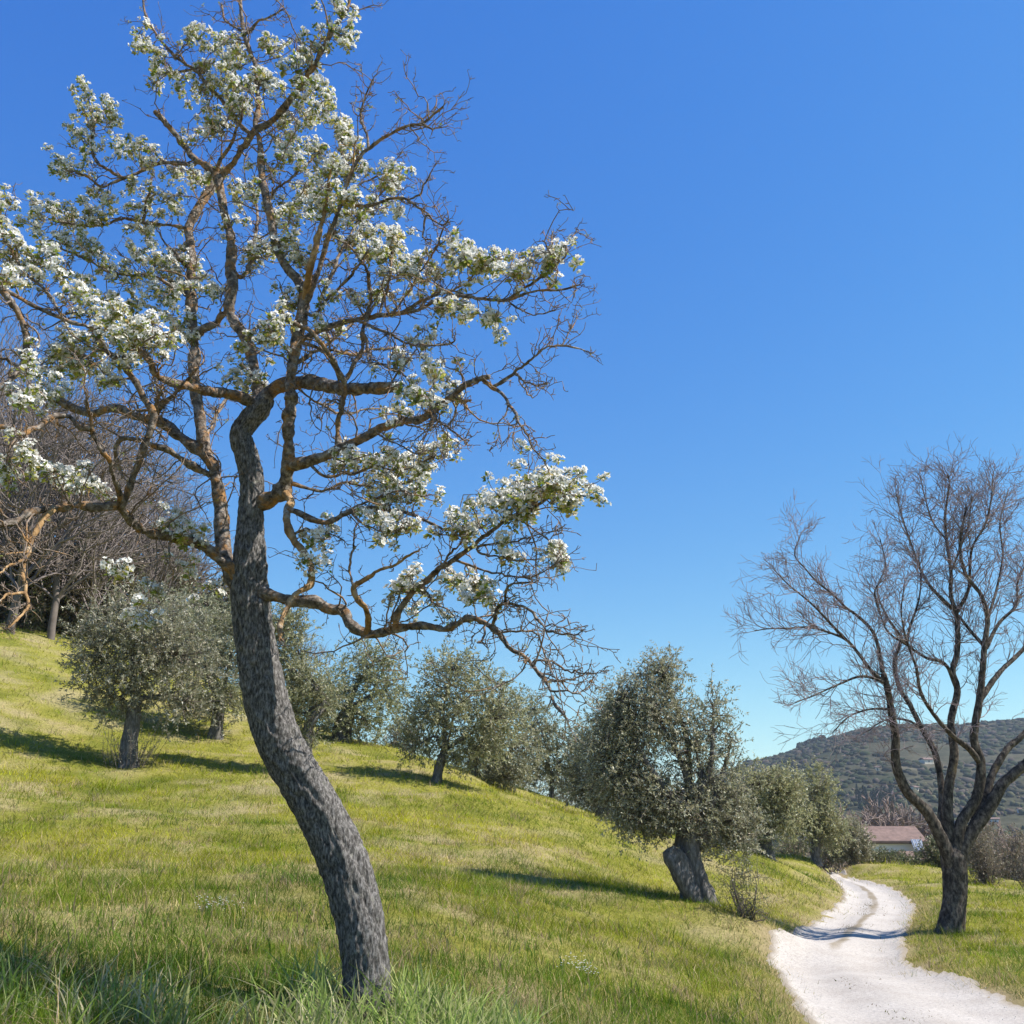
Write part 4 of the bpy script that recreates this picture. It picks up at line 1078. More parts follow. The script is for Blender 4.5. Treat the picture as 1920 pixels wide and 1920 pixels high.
for q in rng.choice(len(tp_), 420, replace=False):      # stray young leaves on bare spurs
    rest_place = tp_[q]
    if rng.random() < 0.5: places.append((rest_place, 0.35))
print('blossom places', len(places))
for i, (pos, s) in enumerate(places):
    sc = s * rng.uniform(0.9, 1.3)
    e = (rng.normal(0, 0.3), rng.normal(0, 0.3), rng.uniform(0, 6.3))
    vb, vl = rng.integers(0, 8), rng.integers(0, 8)
    if cnt < 300 and s > 0.5:
        for nm, me, s_ in (('blossom_cluster', blo[vb], sc), ('leaf_spray', lea_st[vl], sc * rng.uniform(0.72, 1.0))):
            o = obj(nm, me, None, pear, pos)
            o.rotation_euler = e; o.scale = (s_, s_, s_)
        cnt += 1
    else:
        Rm = rotmat(*e)
        if s > 0.5:
            v, f, c = mesh_np(blo[vb]); rest_b.add((v * sc) @ Rm.T + pos, f, c)
        v, f, c = mesh_np(lea[vl]); rest_l.add((v * sc * 0.85) @ Rm.T + pos, f, c)
o = obj('blossom', rest_b.mesh('blossom', False), M_petal, pear); tag(o, kind='stuff')
o = obj('leaves', rest_l.mesh('leaves', False), M_leaf, pear); tag(o, kind='stuff')
o = obj('twigs', tw.mesh('twigs'), M_twig, pear); tag(o, kind='stuff')
# ------------------------------------------------------------------ the bare tree beside the track
YB = 18.6
BB = P(1785, 1748, YB); BB[2] = ground_z(BB[0], BB[1])[0]
bare = empty('bare_tree', BB)
tag(bare, 'leafless forked tree with dark trunk standing right of the white track', 'tree')
BDB = []
btw = Acc()
def lift_y(pts, wid, dep, n, yb):
    a = np.array(pts, dtype=float)
    s = catmull(np.c_[a, np.zeros(len(a))], n)[:, :2]
    d = np.r_[0, np.cumsum(np.linalg.norm(np.diff(a, axis=0), axis=1))]
    t = np.linspace(0, d[-1], n)
    w = np.interp(t, d, wid); dp = np.interp(t, d, dep)
    W = np.array([P(s[k, 0], s[k, 1], yb + dp[k]) for k in range(n)])
    r = np.array([w[k] / 2 * MPP(s[k, 1], yb + dp[k]) for k in range(n)])
    return s, dp, W, r
s2, dp, W, r = lift_y([(1778, 1765), (1782, 1742), (1789, 1690), (1790, 1640), (1787, 1606), (1786, 1588), (1786, 1576)], [62, 48, 39, 41, 40, 22, 4], np.zeros(7), 90, YB)
V, Fs = bark_tube(W, r, 56, 0.020, 0.75, 4, 0.25, flute=0.06)
obj('trunk', np_mesh('trunk', V, Fs), M_barebark, bare)
for k in range(0, 90, 3): BDB.append((*s2[k], dp[k]))
BT = [
 ([(1787, 1640), (1776, 1600), (1757, 1557), (1736, 1520), (1704, 1489), (1686, 1454), (1679, 1423), (1679, 1382), (1673, 1345), (1665, 1295), (1656, 1262)], 32, 11, -0.7),
 ([(1787, 1635), (1781, 1595), (1766, 1541), (1767, 1495), (1761, 1445), (1751, 1407), (1729, 1367), (1706, 1322), (1685, 1286), (1677, 1242), (1690, 1200)], 20, 6, 0.9),
 ([(1788, 1635), (1785, 1590), (1777, 1532), (1779, 1476), (1789, 1414), (1783, 1354), (1795, 1295), (1786, 1259), (1795, 1221), (1794, 1155), (1783, 1117), (1783, 1072), (1775, 1013), (1772, 968), (1778, 924), (1780, 905), (1777, 890)], 26, 2.5, 0.1),
 ([(1790, 1635), (1795, 1595), (1802, 1545), (1832, 1492), (1839, 1429), (1826, 1384), (1837, 1310), (1843, 1250), (1846, 1206), (1852, 1161), (1840, 1117), (1810, 1075), (1800, 1020), (1812, 950)], 28, 3, -0.5),
 ([(1791, 1640), (1801, 1600), (1820, 1564), (1851, 1520), (1876, 1476), (1898, 1454), (1922, 1434), (1980, 1380), (2030, 1310), (2060, 1230), (2080, 1130)], 34, 6, -0.3),
 ([(1812, 1575), (1848, 1495), (1861, 1451), (1889, 1404), (1914, 1382), (1960, 1330), (1990, 1260), (2000, 1180), (1990, 1090)], 20, 4, 0.8),
 ([(1839, 1432), (1817, 1404), (1789, 1382), (1755, 1345), (1727, 1300), (1718, 1250)], 13, 5, -0.9),
 ([(1837, 1312), (1875, 1260), (1920, 1215), (1960, 1150), (1985, 1060)], 12, 4, 0.4),
 # second order
 ([(1665, 1285), (1635, 1259), (1611, 1227), (1587, 1200), (1552, 1185), (1516, 1176), (1478, 1178), (1440, 1179), (1415, 1183)], 10, 1.8, -1.0),
 ([(1655, 1260), (1647, 1215), (1635, 1182), (1608, 1155), (1585, 1138), (1561, 1114), (1531, 1090), (1510, 1066), (1490, 1040), (1500, 1005)], 10, 1.8, -0.2),
 ([(1587, 1200), (1558, 1170), (1528, 1138), (1504, 1117), (1475, 1093), (1458, 1075)], 6, 1.8, -1.5),
 ([(1662, 1280), (1617, 1268), (1573, 1283), (1528, 1303), (1490, 1318)], 6, 1.6, -1.6),
 ([(1673, 1330), (1630, 1330), (1590, 1345), (1560, 1375)], 5, 1.6, -1.2),
 ([(1786, 1141), (1766, 1123), (1742, 1096), (1724, 1063), (1706, 1013), (1691, 968), (1680, 925)], 8, 1.8, 0.6),
 ([(1795, 1147), (1816, 1105), (1819, 1052), (1825, 1022), (1846, 986), (1858, 939), (1862, 890)], 8, 1.8, -0.5),
 ([(1793, 1290), (1772, 1245), (1736, 1233), (1700, 1209), (1665, 1185), (1650, 1150)], 8, 2.5, -0.5),
 ([(1700, 1209), (1706, 1176), (1721, 1132), (1727, 1087), (1722, 1040)], 6, 1.8, -0.1),
 ([(1849, 1215), (1872, 1170), (1905, 1135), (1908, 1093), (1925, 1050), (1930, 990)], 9, 2, 0.5),
 ([(1846, 1212), (1819, 1182), (1798, 1155)], 7, 5, 0.1),
 ([(1852, 1161), (1870, 1100), (1880, 1040), (1875, 980), (1890, 920)], 6, 1.8, 0.6),
 ([(1690, 1195), (1660, 1150), (1645, 1105), (1660, 1060), (1650, 1010)], 5, 1.8, 1.3),
 ([(1650, 1150), (1640, 1110), (1655, 1085)], 5, 2, -0.7),
 ([(1718, 1250), (1700, 1200), (1690, 1150), (1695, 1100)], 5, 2, -1.2),
 ([(1775, 1013), (1750, 980), (1735, 935), (1725, 890)], 4, 1.6, 0.7),
 ([(1783, 1072), (1800, 1030), (1815, 985), (1822, 930)], 4, 1.6, -0.6),
 ([(1728, 1366), (1700, 1350), (1660, 1350), (1625, 1372)], 5, 1.6, 1.6),
 ([(1980, 1380), (2020, 1370), (2070, 1330), (2110, 1280)], 8, 2, -0.9),
]
btw_src = []
for bi, (pts, w0, w1, dtip) in enumerate(BT):
    pts = np.array(pts, dtype=float)
    D = np.array(BDB)
    dd = np.hypot(D[:, 0] - pts[0, 0], D[:, 1] - pts[0, 1]); k = dd.argmin()
    d0 = D[k, 2] if dd[k] < 40 else dtip
    d = np.r_[0, np.cumsum(np.linalg.norm(np.diff(pts, axis=0), axis=1))]; tt = d / d[-1]
    n = int(max(12, d[-1] / 7))
    s2, dp, W, r = lift_y(pts, (w0 + (w1 - w0) * tt ** 0.7) * (0.88 if w0 > 8 else 1.0), (d0 + (dtip - d0) * tt) * 1.0, n, YB)
    for k in range(2, n, 2): BDB.append((*s2[k], dp[k]))
    big = w0 >= 12
    V, Fs = bark_tube(W, r, 20 if big else 8, 0.011 if big else 0.003, 0.8, bi + 20, 0.4, cap=True)
    obj('limb' if big else 'branch', np_mesh('branch', V, Fs), M_barebark, bare)
    btw_src.append((W, r, w0))
def twig_tree(acc, p, d, L, r, lev, maxlev, wob=0.20, up=0.05, rmin=0.0038, nch=(3, 5), sides=3):
    ns = 6 if lev == 0 else 4
    pt, de = crooked(p, d, L, ns, wob, up)
    acc.tube(pt, np.linspace(r, max(rmin * 0.8, r * 0.45), ns + 1), 3)
    if lev >= maxlev: return
    for q in range(rng.integers(*nch)):
        k = rng.integers(1, ns + 1)
        dd = norm(pt[k] - pt[k - 1])
        s = rand_dir(1)[0]; s = norm(s - dd * (s @ dd))
        twig_tree(acc, pt[k], norm(dd * rng.uniform(0.6, 1.2) + s * rng.uniform(0.5, 0.95)), L * rng.uniform(0.42, 0.72), max(rmin, r * 0.6), lev + 1, maxlev, wob, up, rmin, nch, sides)
for (W, r, w0) in btw_src:
    L = np.linalg.norm(np.diff(W, axis=0), axis=1).sum()
    tg = norm(np.gradient(W, axis=0))
    lo = 0.42 if w0 >= 18 else 0.2 if w0 >= 12 else 0.1
    for q in range(int(L * (11.0 if w0 < 12 else 7.5)) + 2):
        t = lo + (1 - lo) * rng.random() ** 0.75
        k = min(len(W) - 1, int(t * (len(W) - 1)))
        s = rand_dir(1)[0]; s = norm(s - tg[k] * (s @ tg[k]))
        out_ = np.array([W[k][0] - BB[0], W[k][1] - BB[1], 0]); out_ = out_ / (np.linalg.norm(out_) + 0.5)
        low = W[k][2] < 3.6
        twig_tree(btw, W[k], norm(tg[k] * 0.8 + s * 0.8 + out_ * 0.35 + np.array([0, 0, 0.1 if not low else -0.1])), rng.uniform(0.28, 0.78), min(r[k] * 0.6, 0.011), 0, 2, 0.17, 0.06 if not low else -0.02)
    twig_tree(btw, W[-1], tg[-1], 0.3, min(r[-1], 0.010), 0, 2)
o = obj('twigs', btw.mesh('twigs'), M_baretwig, bare); tag(o, kind='stuff')
print('bare twigs faces', sum(len(q) for q in btw.Q))

# ------------------------------------------------------------------ olive trees
OC = np.array([[0.26, 0.26, 0.145], [0.315, 0.31, 0.19], [0.42, 0.415, 0.31], [0.19, 0.195, 0.098], [0.33, 0.295, 0.19]])
def crown_leaves(acc, wood, ells, Y, base, nspray, leafL, warm=0.0, tint=(1, 1, 1), dens=16, yscale=1.0, cset=OC):
    """Sprays of narrow leaves on thin shoots, gathered in clumps inside a set of ellipsoids."""
    vol = np.array([e[2] * e[3] for e in ells]) * np.array([e[4] if len(e) > 4 else 1.0 for e in ells]); vol = vol / vol.sum()
    cents = []
    for q in range(int(nspray * 1.55)):
        e = ells[rng.choice(len(ells), p=vol)]
        c = P(e[0], e[1], Y); mpp = MPP(e[1], Y)
        gr = 1.07 if Y > 25 else 1.0
        rx, rz = e[2] * mpp * gr, e[3] * mpp * gr
        d = rand_dir(1)[0]
        rad = rng.random() ** 0.42 * (1.0 + 0.30 * (rng.random() < 0.16))
        p = c + d * np.array([rx, rx * 0.85 * yscale, rz]) * rad
        cents.append((p, d, rad))
    hubs = [P(e[0], e[1], Y) for e in ells]
    for (p, d, rad) in cents:
        L = rng.uniform(0.25, 0.65)
        dd = norm(d * 0.9 + rand_dir(1)[0] * 0.7 + np.array([0, 0, rng.choice([0.5, -0.35])]))
        pt, de = crooked(p - dd * L * 0.5, dd, L, 4, 0.22)
        if rng.random() < 0.22: wood.tube(pt, np.linspace(0.005, 0.0025, 5), 3)
        n = int((1.45 if Y < 28 else 1.1) * dens * L / 0.45 * rng.uniform(0.7, 1.3))
        t = rng.random(n) * 4
        k = np.clip(t.astype(int), 0, 3); f = (t - k)[:, None]
        pos = pt[k] * (1 - f) + pt[k + 1] * f
        ld = norm(dd * 0.7 + rand_dir(n) * 0.9)
        nn = norm(rand_dir(n) + np.array([0, 0, 0.5]))
        LL = rng.uniform(0.75, 1.25, n) * leafL * (0.80 if Y < 25 else 1.12)
        shade = rng.uniform(0.75, 1.2)
        c_ = cset[rng.integers(0, len(cset), n)] * (1.02 if Y > 25 else 1.08) * shade * rng.uniform(0.8, 1.2, n)[:, None] * np.array(tint)
        acc.leaves(pos, ld, nn, LL, LL * rng.uniform(0.26, 0.38, n), c_)
    return hubs, cents

def olive(base, Y, trunk, w, ells, nspray, label, leafL=0.075, tint=(1, 1, 1), seed=0, name='olive_tree', cat='tree', group='olive trees on the slope', lean=None, dens=16, flute=0.18, suckers=0, pale=None):
    B = P(base[0], base[1], Y); B[2] = ground_z(B[0], B[1])[0]
    root = empty(name, B)
    tag(root, label, cat, group)
    mpp = MPP(base[1], Y)
    tpts = [P(q[0], q[1], Y) for q in trunk]
    tpts = [B - np.array([0, 0, 0.15]), B] + tpts
    Wt = catmull(np.array(tpts), 60)
    rt = np.interp(np.linspace(0, 1, 60), [0, 0.12, 0.3, 0.7, 1], [1.25, 1.02, 0.88, 0.76, 0.6]) * w / 2 * mpp
    V, Fs = bark_tube(Wt, rt, 34, 0.026, 0.6, seed + 3, 0.3, cap=True, flute=flute)
    obj('trunk', np_mesh('trunk', V, Fs), M_olivebark, root)
    lv, wd = Acc(), Acc()
    hubs, cents = crown_leaves(lv, wd, ells, Y, B, nspray, leafL, tint=tint, dens=dens)
    top = Wt[-1]
    joints = []
    for hq in hubs:
        mid = (top + hq) / 2 + rng.normal(0, 0.12, 3) + np.array([0, 0, 0.1])
        pp = catmull(np.array([top - (top - Wt[-6]) * 0.5, top + (mid - top) * 0.35 + rng.normal(0, 0.06, 3), mid, hq]), 16)
        rr = np.linspace(rt[-1] * 0.50, 0.014, 16)
        V, Fs = bark_tube(pp, rr, 10, 0.006, 0.8, seed + len(joints), 0.4)
        obj('limb', np_mesh('limb', V, Fs), M_olivebark, root)
        joints += [(pp[k], rr[k]) for k in range(5, 16)]
    J = np.array([j[0] for j in joints])
    for (p, d, rad) in cents[::5]:
        k = np.argmin(((J - p) ** 2).sum(axis=1))
        pp = catmull(np.array([J[k], (J[k] + p) / 2 + rng.normal(0, 0.07, 3), p]), 6)
        wd.tube(pp, np.linspace(0.014, 0.005, 6), 3)
    for q in range(suckers):
        a = rng.uniform(0, 6.3); rr_ = rng.uniform(0.1, 0.55)
        p0 = B + np.array([math.cos(a) * rr_, math.sin(a) * rr_, 0]); p0[2] = ground_z(p0[0], p0[1])[0] - 0.02
        pt, de = crooked(p0, np.array([math.cos(a) * 0.35, math.sin(a) * 0.35, 1.0]), rng.uniform(0.5, 1.3), 5, 0.15)
        wd.tube(pt, np.linspace(0.008, 0.004, 6), 3)
        n = 12
        t = rng.uniform(1, 5, n); k = np.clip(t.astype(int), 0, 4); f = (t - k)[:, None]
        lv.leaves(pt[k] * (1 - f) + pt[k + 1] * f, norm(rand_dir(n) + np.array([0, 0, 0.6])), rand_dir(n), np.full(n, leafL * 0.8), np.full(n, leafL * 0.22), OC[rng.integers(0, 5, n)] * np.array(tint))
    o = obj('crown', lv.mesh('crown', False), M_olive, root); tag(o, kind='stuff')
    o = obj('shoots', wd.mesh('shoots'), M_woodbark, root); tag(o, kind='stuff')
    return root, Wt, rt

olive((242, 1432), 26, [(244, 1395), (250, 1350), (255, 1310)], 33, [(250, 1230, 105, 105), (185, 1225, 55, 85), (325, 1230, 90, 95), (260, 1160, 95, 60), (345, 1315, 55, 45, .6), (215, 1310, 55, 45, .6)], 950,
      'grey olive tree with pale bare lower trunk, leftmost on the slope', suckers=45, tint=(0.98, 0.96, 1.04), seed=1, leafL=0.085)
olive((405, 1378), 31, [(408, 1350), (412, 1312)], 28, [(385, 1245, 105, 105), (440, 1190, 85, 85), (345, 1165, 80, 60), (425, 1300, 70, 55), (350, 1330, 50, 30, .7)], 1000,
      'olive tree with dark straight trunk just left of the leaning pear trunk', tint=(0.95, 0.98, 0.95), seed=2, leafL=0.09)
olive((578, 1412), 27, [(576, 1375), (585, 1350), (612, 1316)], 22, [(530, 1235, 55, 90), (590, 1300, 55, 60), (545, 1330, 45, 60), (540, 1175, 38, 45), (590, 1385, 22, 30, .5)], 520,
      'olive tree half hidden right behind the leaning pear trunk, with a bare pale limb', seed=3, tint=(1.0, 1.02, 0.9), leafL=0.085)
olive((640, 1392), 34, [(642, 1365), (650, 1335)], 40, [(655, 1295, 95, 75), (700, 1240, 55, 48), (680, 1345, 78, 48), (650, 1372, 60, 24, .8), (610, 1325, 55, 45), (722, 1290, 40, 60)], 800,
      'rounded olive tree on the crest between pear trunk and sky gap', seed=4, tint=(1.02, 1.05, 0.85), leafL=0.095)
olive((818, 1464), 28, [(822, 1440), (835, 1400)], 19, [(865, 1315, 95, 85), (850, 1255, 62, 38), (805, 1345, 55, 60), (925, 1345, 58, 68), (780, 1398, 42, 36, .8), (890, 1405, 64, 38), (850, 1420, 40, 24, .5)], 950,
      'round topped olive tree with thin slanting trunk in the middle of the slope', seed=5, tint=(1.05, 1.05, 0.9), leafL=0.085)
olive((888, 1455), 33, [(886, 1435), (900, 1400)], 20, [(955, 1400, 60, 70), (905, 1420, 55, 40), (945, 1455, 55, 40), (960, 1330, 40, 40, .6)], 560,
      'olive tree behind the round topped one, its crown drooping to the ground', seed=6, tint=(0.95, 0.95, 0.9), leafL=0.09)
olive((1035, 1500), 36, [(1034, 1480), (1036, 1450)], 10, [(1045, 1425, 52, 60), (1000, 1330, 36, 36, .8), (1010, 1395, 45, 65), (1090, 1395, 38, 48), (1085, 1450, 35, 35)], 560,
      'small olive tree with very thin trunk on the crest', seed=7, tint=(0.95, 0.97, 0.95), leafL=0.095)
olive((1128, 1534), 31, [(1132, 1510), (1140, 1480)], 26, [(1130, 1430, 62, 72), (1095, 1475, 42, 42), (1160, 1365, 48, 55), (1150, 1500, 48, 35)], 620,
      'dark olive tree behind and left of the hollow trunked olive', seed=8, tint=(0.85, 0.87, 0.85), leafL=0.09)
big, Wt, rt = olive((1312, 1694), 17, [(1302, 1650), (1292, 1610), (1294, 1570), (1300, 1545)], 62,
      [(1225, 1335, 66, 90, .8), (1243, 1258, 40, 42, .55), (1155, 1415, 62, 90, .9), (1165, 1325, 46, 50, .7), (1305, 1405, 60, 80, .5), (1338, 1325, 36, 40, .35), (1372, 1385, 34, 55, .28), (1205, 1490, 76, 60, .9), (1290, 1525, 80, 45, .8), (1195, 1540, 52, 28, .8), (1355, 1500, 55, 60, .8), (1385, 1565, 50, 42, .8), (1330, 1590, 40, 26, .35), (1230, 1565, 40, 22, .4)], 2350,
      'large olive tree with split hollow trunk beside the track', seed=9, leafL=0.07, tint=(1.08, 1.06, 1.1), dens=15, flute=0.30)
# the broken half of the hollow trunk leaning away to the left
st = [P(1318, 1690, 16.95), P(1290, 1655, 16.9), P(1266, 1615, 16.85), P(1252, 1592, 16.85)]
pp = catmull(np.array(st), 40)
V, Fs = bark_tube(pp, np.interp(np.linspace(0, 1, 40), [0, 0.5, 0.85, 1], [0.22, 0.19, 0.16, 0.10]), 26, 0.02, 0.5, 41, 0.3, cap=True, flute=0.25)
o = obj('trunk', np_mesh('stub', V, Fs), M_olivebark, big); o['label'] = 'dark broken half of the hollow trunk'
olive((1440, 1609), 31, [(1438, 1590), (1432, 1560)], 30, [(1420, 1475, 58, 45), (1460, 1520, 55, 60), (1402, 1535, 50, 55), (1470, 1475, 45, 40)], 700,
      'olive tree with short dark trunk right behind the hollow trunked olive', seed=10, tint=(1.1, 1.1, 0.95), leafL=0.09)
olive((1530, 1614), 43, [(1530, 1592), (1532, 1560)], 22, [(1535, 1490, 36, 55), (1512, 1540, 45, 48), (1556, 1555, 36, 42)], 620,
      'olive tree with pointed crown where the track disappears', seed=11, tint=(1.08, 1.08, 0.9), leafL=0.10)
olive((1597, 1622), 45, [(1597, 1605), (1598, 1590)], 14, [(1597, 1572, 32, 36), (1575, 1590, 22, 24), (1612, 1594, 20, 22)], 330,
      'small grey olive tree nearest to the house with the tiled roof', seed=12, tint=(1.0, 0.95, 1.0), leafL=0.11)

# ------------------------------------------------------------------ shrubs
GC2 = np.array([[0.125, 0.145, 0.052], [0.17, 0.17, 0.075], [0.09, 0.115, 0.045], [0.20, 0.165, 0.09]])
BC2 = np.array([[0.24, 0.185, 0.13], [0.30, 0.24, 0.175], [0.18, 0.14, 0.10], [0.20, 0.19, 0.11]])
def shrub(base, Y, ells, nspray, label, cset=GC2, leafL=0.07, dens=12, name='shrub', stems=26, group='shrubs along the track', hgt=None, stemcol=None):
    B = P(base[0], base[1], Y); B[2] = ground_z(B[0], B[1])[0]
    root = empty(name, B); tag(root, label, 'shrub', group)
    lv, wd = Acc(), Acc()
    hubs, cents = crown_leaves(lv, wd, ells, Y, B, nspray, leafL, dens=dens, cset=cset)
    for q in range(stems):
        p, d, rad = cents[rng.integers(0, len(cents))]
        p0 = B + np.array([(p[0] - B[0]) * 0.4, (p[1] - B[1]) * 0.4, 0]); p0[2] = ground_z(p0[0], p0[1])[0] - 0.02
        pp = catmull(np.array([p0, (p0 + p) / 2 + rng.normal(0, 0.08, 3), p]), 7)
        wd.tube(pp, np.linspace(0.013, 0.004, 7), 3)
    o = obj('foliage', lv.mesh('foliage', False), M_olive, root); tag(o, kind='stuff')
    o = obj('stems', wd.mesh('stems'), M_woodbark, root); tag(o, kind='stuff')
shrub((1398, 1712), 16.3, [(1390, 1645, 42, 42), (1400, 1690, 40, 28), (1425, 1710, 22, 14)], 130, 'thin brownish shrub at the right of the hollow olive trunk', dens=8, leafL=0.05)
shrub((1662, 1626), 50, [(1655, 1611, 42, 13), (1690, 1616, 30, 10), (1628, 1607, 18, 16)], 420, 'green hedge bush in front of the house with the tiled roof', leafL=0.11)
shrub((1745, 1638), 44, [(1745, 1608, 30, 28), (1770, 1600, 24, 36)], 300, 'grey green bush behind the bare tree trunk', leafL=0.10)
for i, (bx_, by_, Yq, el, lb) in enumerate([
    ((1850), 1668, 40, [(1848, 1625, 34, 36), (1835, 1590, 22, 28)], 'brown leafless thicket right beside the bare tree trunk'),
    ((1893), 1672, 42, [(1890, 1620, 32, 48), (1905, 1580, 22, 26)], 'tall brown thicket at the right edge of the meadow'),
    ((1940), 1674, 38, [(1935, 1635, 34, 38), (1955, 1600, 28, 36)], 'brown thicket cut by the right edge of the picture'),
    ((1818), 1660, 52, [(1820, 1590, 26, 34), (1842, 1565, 22, 22)], 'pale brown thicket seen between the trunk and the valley')]):
    shrub((bx_, by_), Yq, el, 420, lb, cset=BC2, leafL=0.07, dens=9, stems=90, group='brown thickets by the meadow')

# ------------------------------------------------------------------ woodland on the crest at the left
WV = []
def wood_variant(seed, H, rmin=0.0085):
    global rng
    keep = rng; rng = np.random.default_rng(seed)
    tr, tg_ = Acc(), Acc()
    pt, de = crooked(np.zeros(3), np.array([rng.normal(0, 0.06), rng.normal(0, 0.06), 1]), H * 0.62, 14, 0.07, 0.05)
    rr = np.linspace(H * 0.013, H * 0.004, 15)
    tr.tube(pt, rr, 8)
    for q in range(26):
        k = rng.integers(3, 15)
        a = rng.uniform(0, 6.3)
        twig_tree(tg_, pt[k], np.array([math.cos(a) * 0.75, math.sin(a) * 0.75, rng.uniform(0.5, 1.3)]), H * rng.uniform(0.16, 0.34) * (1.15 - 0.35 * k / 14), max(0.018, rr[k] * 0.5), 0, 2, 0.16, 0.06, rmin, (4, 6), 3)
    a, b = tr.mesh('trunk'), tg_.mesh('branches')
    rng = keep
    return a, b
for k in range(4): WV.append(wood_variant(500 + k, 11.0))
M_woodtwig = plain_mat('woodland_twig', (0.165, 0.135, 0.125), 0.95, 0.25, 0.8)
WF = [wood_variant(600 + k, 11.0, 0.075) for k in range(2)]
M_fartwig = plain_mat('brown_twig', (0.22, 0.16, 0.135), 0.95, 0.3, 0.5)
for a, b in WF: a.materials.append(M_woodbark); b.materials.append(M_fartwig)
for a, b in WV: a.materials.append(M_woodbark); b.materials.append(M_woodtwig)
WT = [(15, 1212, 38, 1.1), (62, 1215, 44, 1.15), (92, 1224, 39.5, 1.0), (130, 1226, 46, 1.1), (165, 1240, 42, 0.85), (-60, 1200, 40, 1.15), (-150, 1190, 44, 1.1), (205, 1250, 50, 1.0),
      (40, 1200, 54, 1.25), (250, 1262, 47, 0.8), (110, 1206, 58, 1.25), (300, 1278, 52, 0.8), (-20, 1190, 60, 1.3), (345, 1292, 56, 0.75), (180, 1230, 62, 1.15), (560, 1365, 60, 0.55), (400, 1310, 60, 0.7)]
WT += [(-100, 1195, 50, 1.3), (75, 1205, 50, 1.3), (-5, 1205, 48, 1.35), (150, 1222, 54, 1.25), (225, 1250, 56, 1.1), (280, 1265, 60, 1.05)]
WT = [(a_, b_, c_, d_ * 1.15) for a_, b_, c_, d_ in WT]
WT.sort(key=lambda q: q[0])
WL = {0: 'leafless wood tree farthest left, beyond the picture edge', len(WT) - 1: 'lone low leafless tree seen just right of the leaning pear trunk', len(WT) - 2: 'leafless wood tree directly behind the olive with the dark straight trunk', len(WT) - 3: 'leafless wood tree rising right of the leftmost olive crown'}
for i, (px, py, Yq, s) in enumerate(WT):
    p = P(px, py, Yq); p[2] = ground_z(p[0], p[1])[0] - 0.1
    root = empty('woodland_tree', p)
    tag(root, WL.get(i, 'tall leafless grey tree deep in the wood on the left crest'), 'tree', 'leafless trees of the crest wood')
    a, b = WV[i % 4]
    rz = rng.uniform(0, 6.3)
    for nm, me in (('trunk', a), ('branches', b)):
        o = bpy.data.objects.new(nm, me); col.objects.link(o); o.parent = root
        o.rotation_euler = (0, 0, rz); o.scale = (s * 0.95, s * 0.95, s)
        if nm == 'branches': o['kind'] = 'stuff'
# evergreen scrub filling the lower wood
for i, (bx_, by_, Yq, el, lb) in enumerate([
    (30, 1214, 41, [(30, 1130, 60, 70), (60, 1060, 45, 55)], 'dark ivy covered thicket in the wood at the left picture edge'),
    (110, 1226, 43, [(115, 1150, 50, 65), (140, 1080, 45, 60)], 'dark green thicket between the wood trunks'),
    (180, 1246, 46, [(180, 1160, 50, 75), (220, 1090, 50, 60)], 'olive green thicket rising behind the leftmost olive'),
    (270, 1270, 50, [(280, 1170, 60, 80), (320, 1090, 50, 50)], 'grey green thicket above the leftmost olive crown'),
    (-60, 1200, 42, [(-50, 1120, 60, 80), (-20, 1040, 50, 60)], 'shadowy thicket cut by the left picture edge'),
    (370, 1296, 54, [(380, 1200, 50, 80), (420, 1130, 40, 50)], 'grey thicket behind the second olive')]):
    shrub((bx_, by_), Yq, el, 620, lb, cset=np.vstack([GC2 * 0.8, BC2 * 0.8]), leafL=0.24, dens=7, stems=60, group='thickets of the crest wood', name='thicket')

# ------------------------------------------------------------------ houses in the valley
M_wall = plain_mat('pale_plaster', (0.62, 0.60, 0.57), 0.9, 0.08, 0.8)
M_wall2 = plain_mat('cream_plaster', (0.66, 0.58, 0.46), 0.9, 0.08, 0.8)
M_roof = plain_mat('terracotta_tiles', (0.165, 0.105, 0.085), 0.9, 0.35, 1.5)
M_dark = plain_mat('dark_opening', (0.03, 0.035, 0.045), 0.3, 0.2, 2)
M_wood = plain_mat('brown_eaves', (0.07, 0.045, 0.035), 0.8, 0.3, 2)
M_panel = plain_mat('blue_solar_glass', (0.20, 0.23, 0.30), 0.18, 0.25, 1.2)
def box(c, s, rz=0.0, tilt=0.0):
    v = np.array([(x, y, z) for z in (-.5, .5) for y in (-.5, .5) for x in (-.5, .5)]) * np.array(s)
    if tilt: v = np.c_[v[:, 0], v[:, 1] * math.cos(tilt) - v[:, 2] * math.sin(tilt), v[:, 1] * math.sin(tilt) + v[:, 2] * math.cos(tilt)]
    v = np.c_[v[:, 0] * math.cos(rz) - v[:, 1] * math.sin(rz), v[:, 0] * math.sin(rz) + v[:, 1] * math.cos(rz), v[:, 2]] + np.array(c)
    f = np.array([(0, 2, 3, 1), (4, 5, 7, 6), (0, 1, 5, 4), (2, 6, 7, 3), (0, 4, 6, 2), (1, 3, 7, 5)])
    return v, f
def boxm(name, c, s, m_, parent, rz=0.0, tilt=0.0):
    v, f = box(c, s, rz, tilt)
    return obj(name, np_mesh(name, v, f, smooth=False), m_, parent)
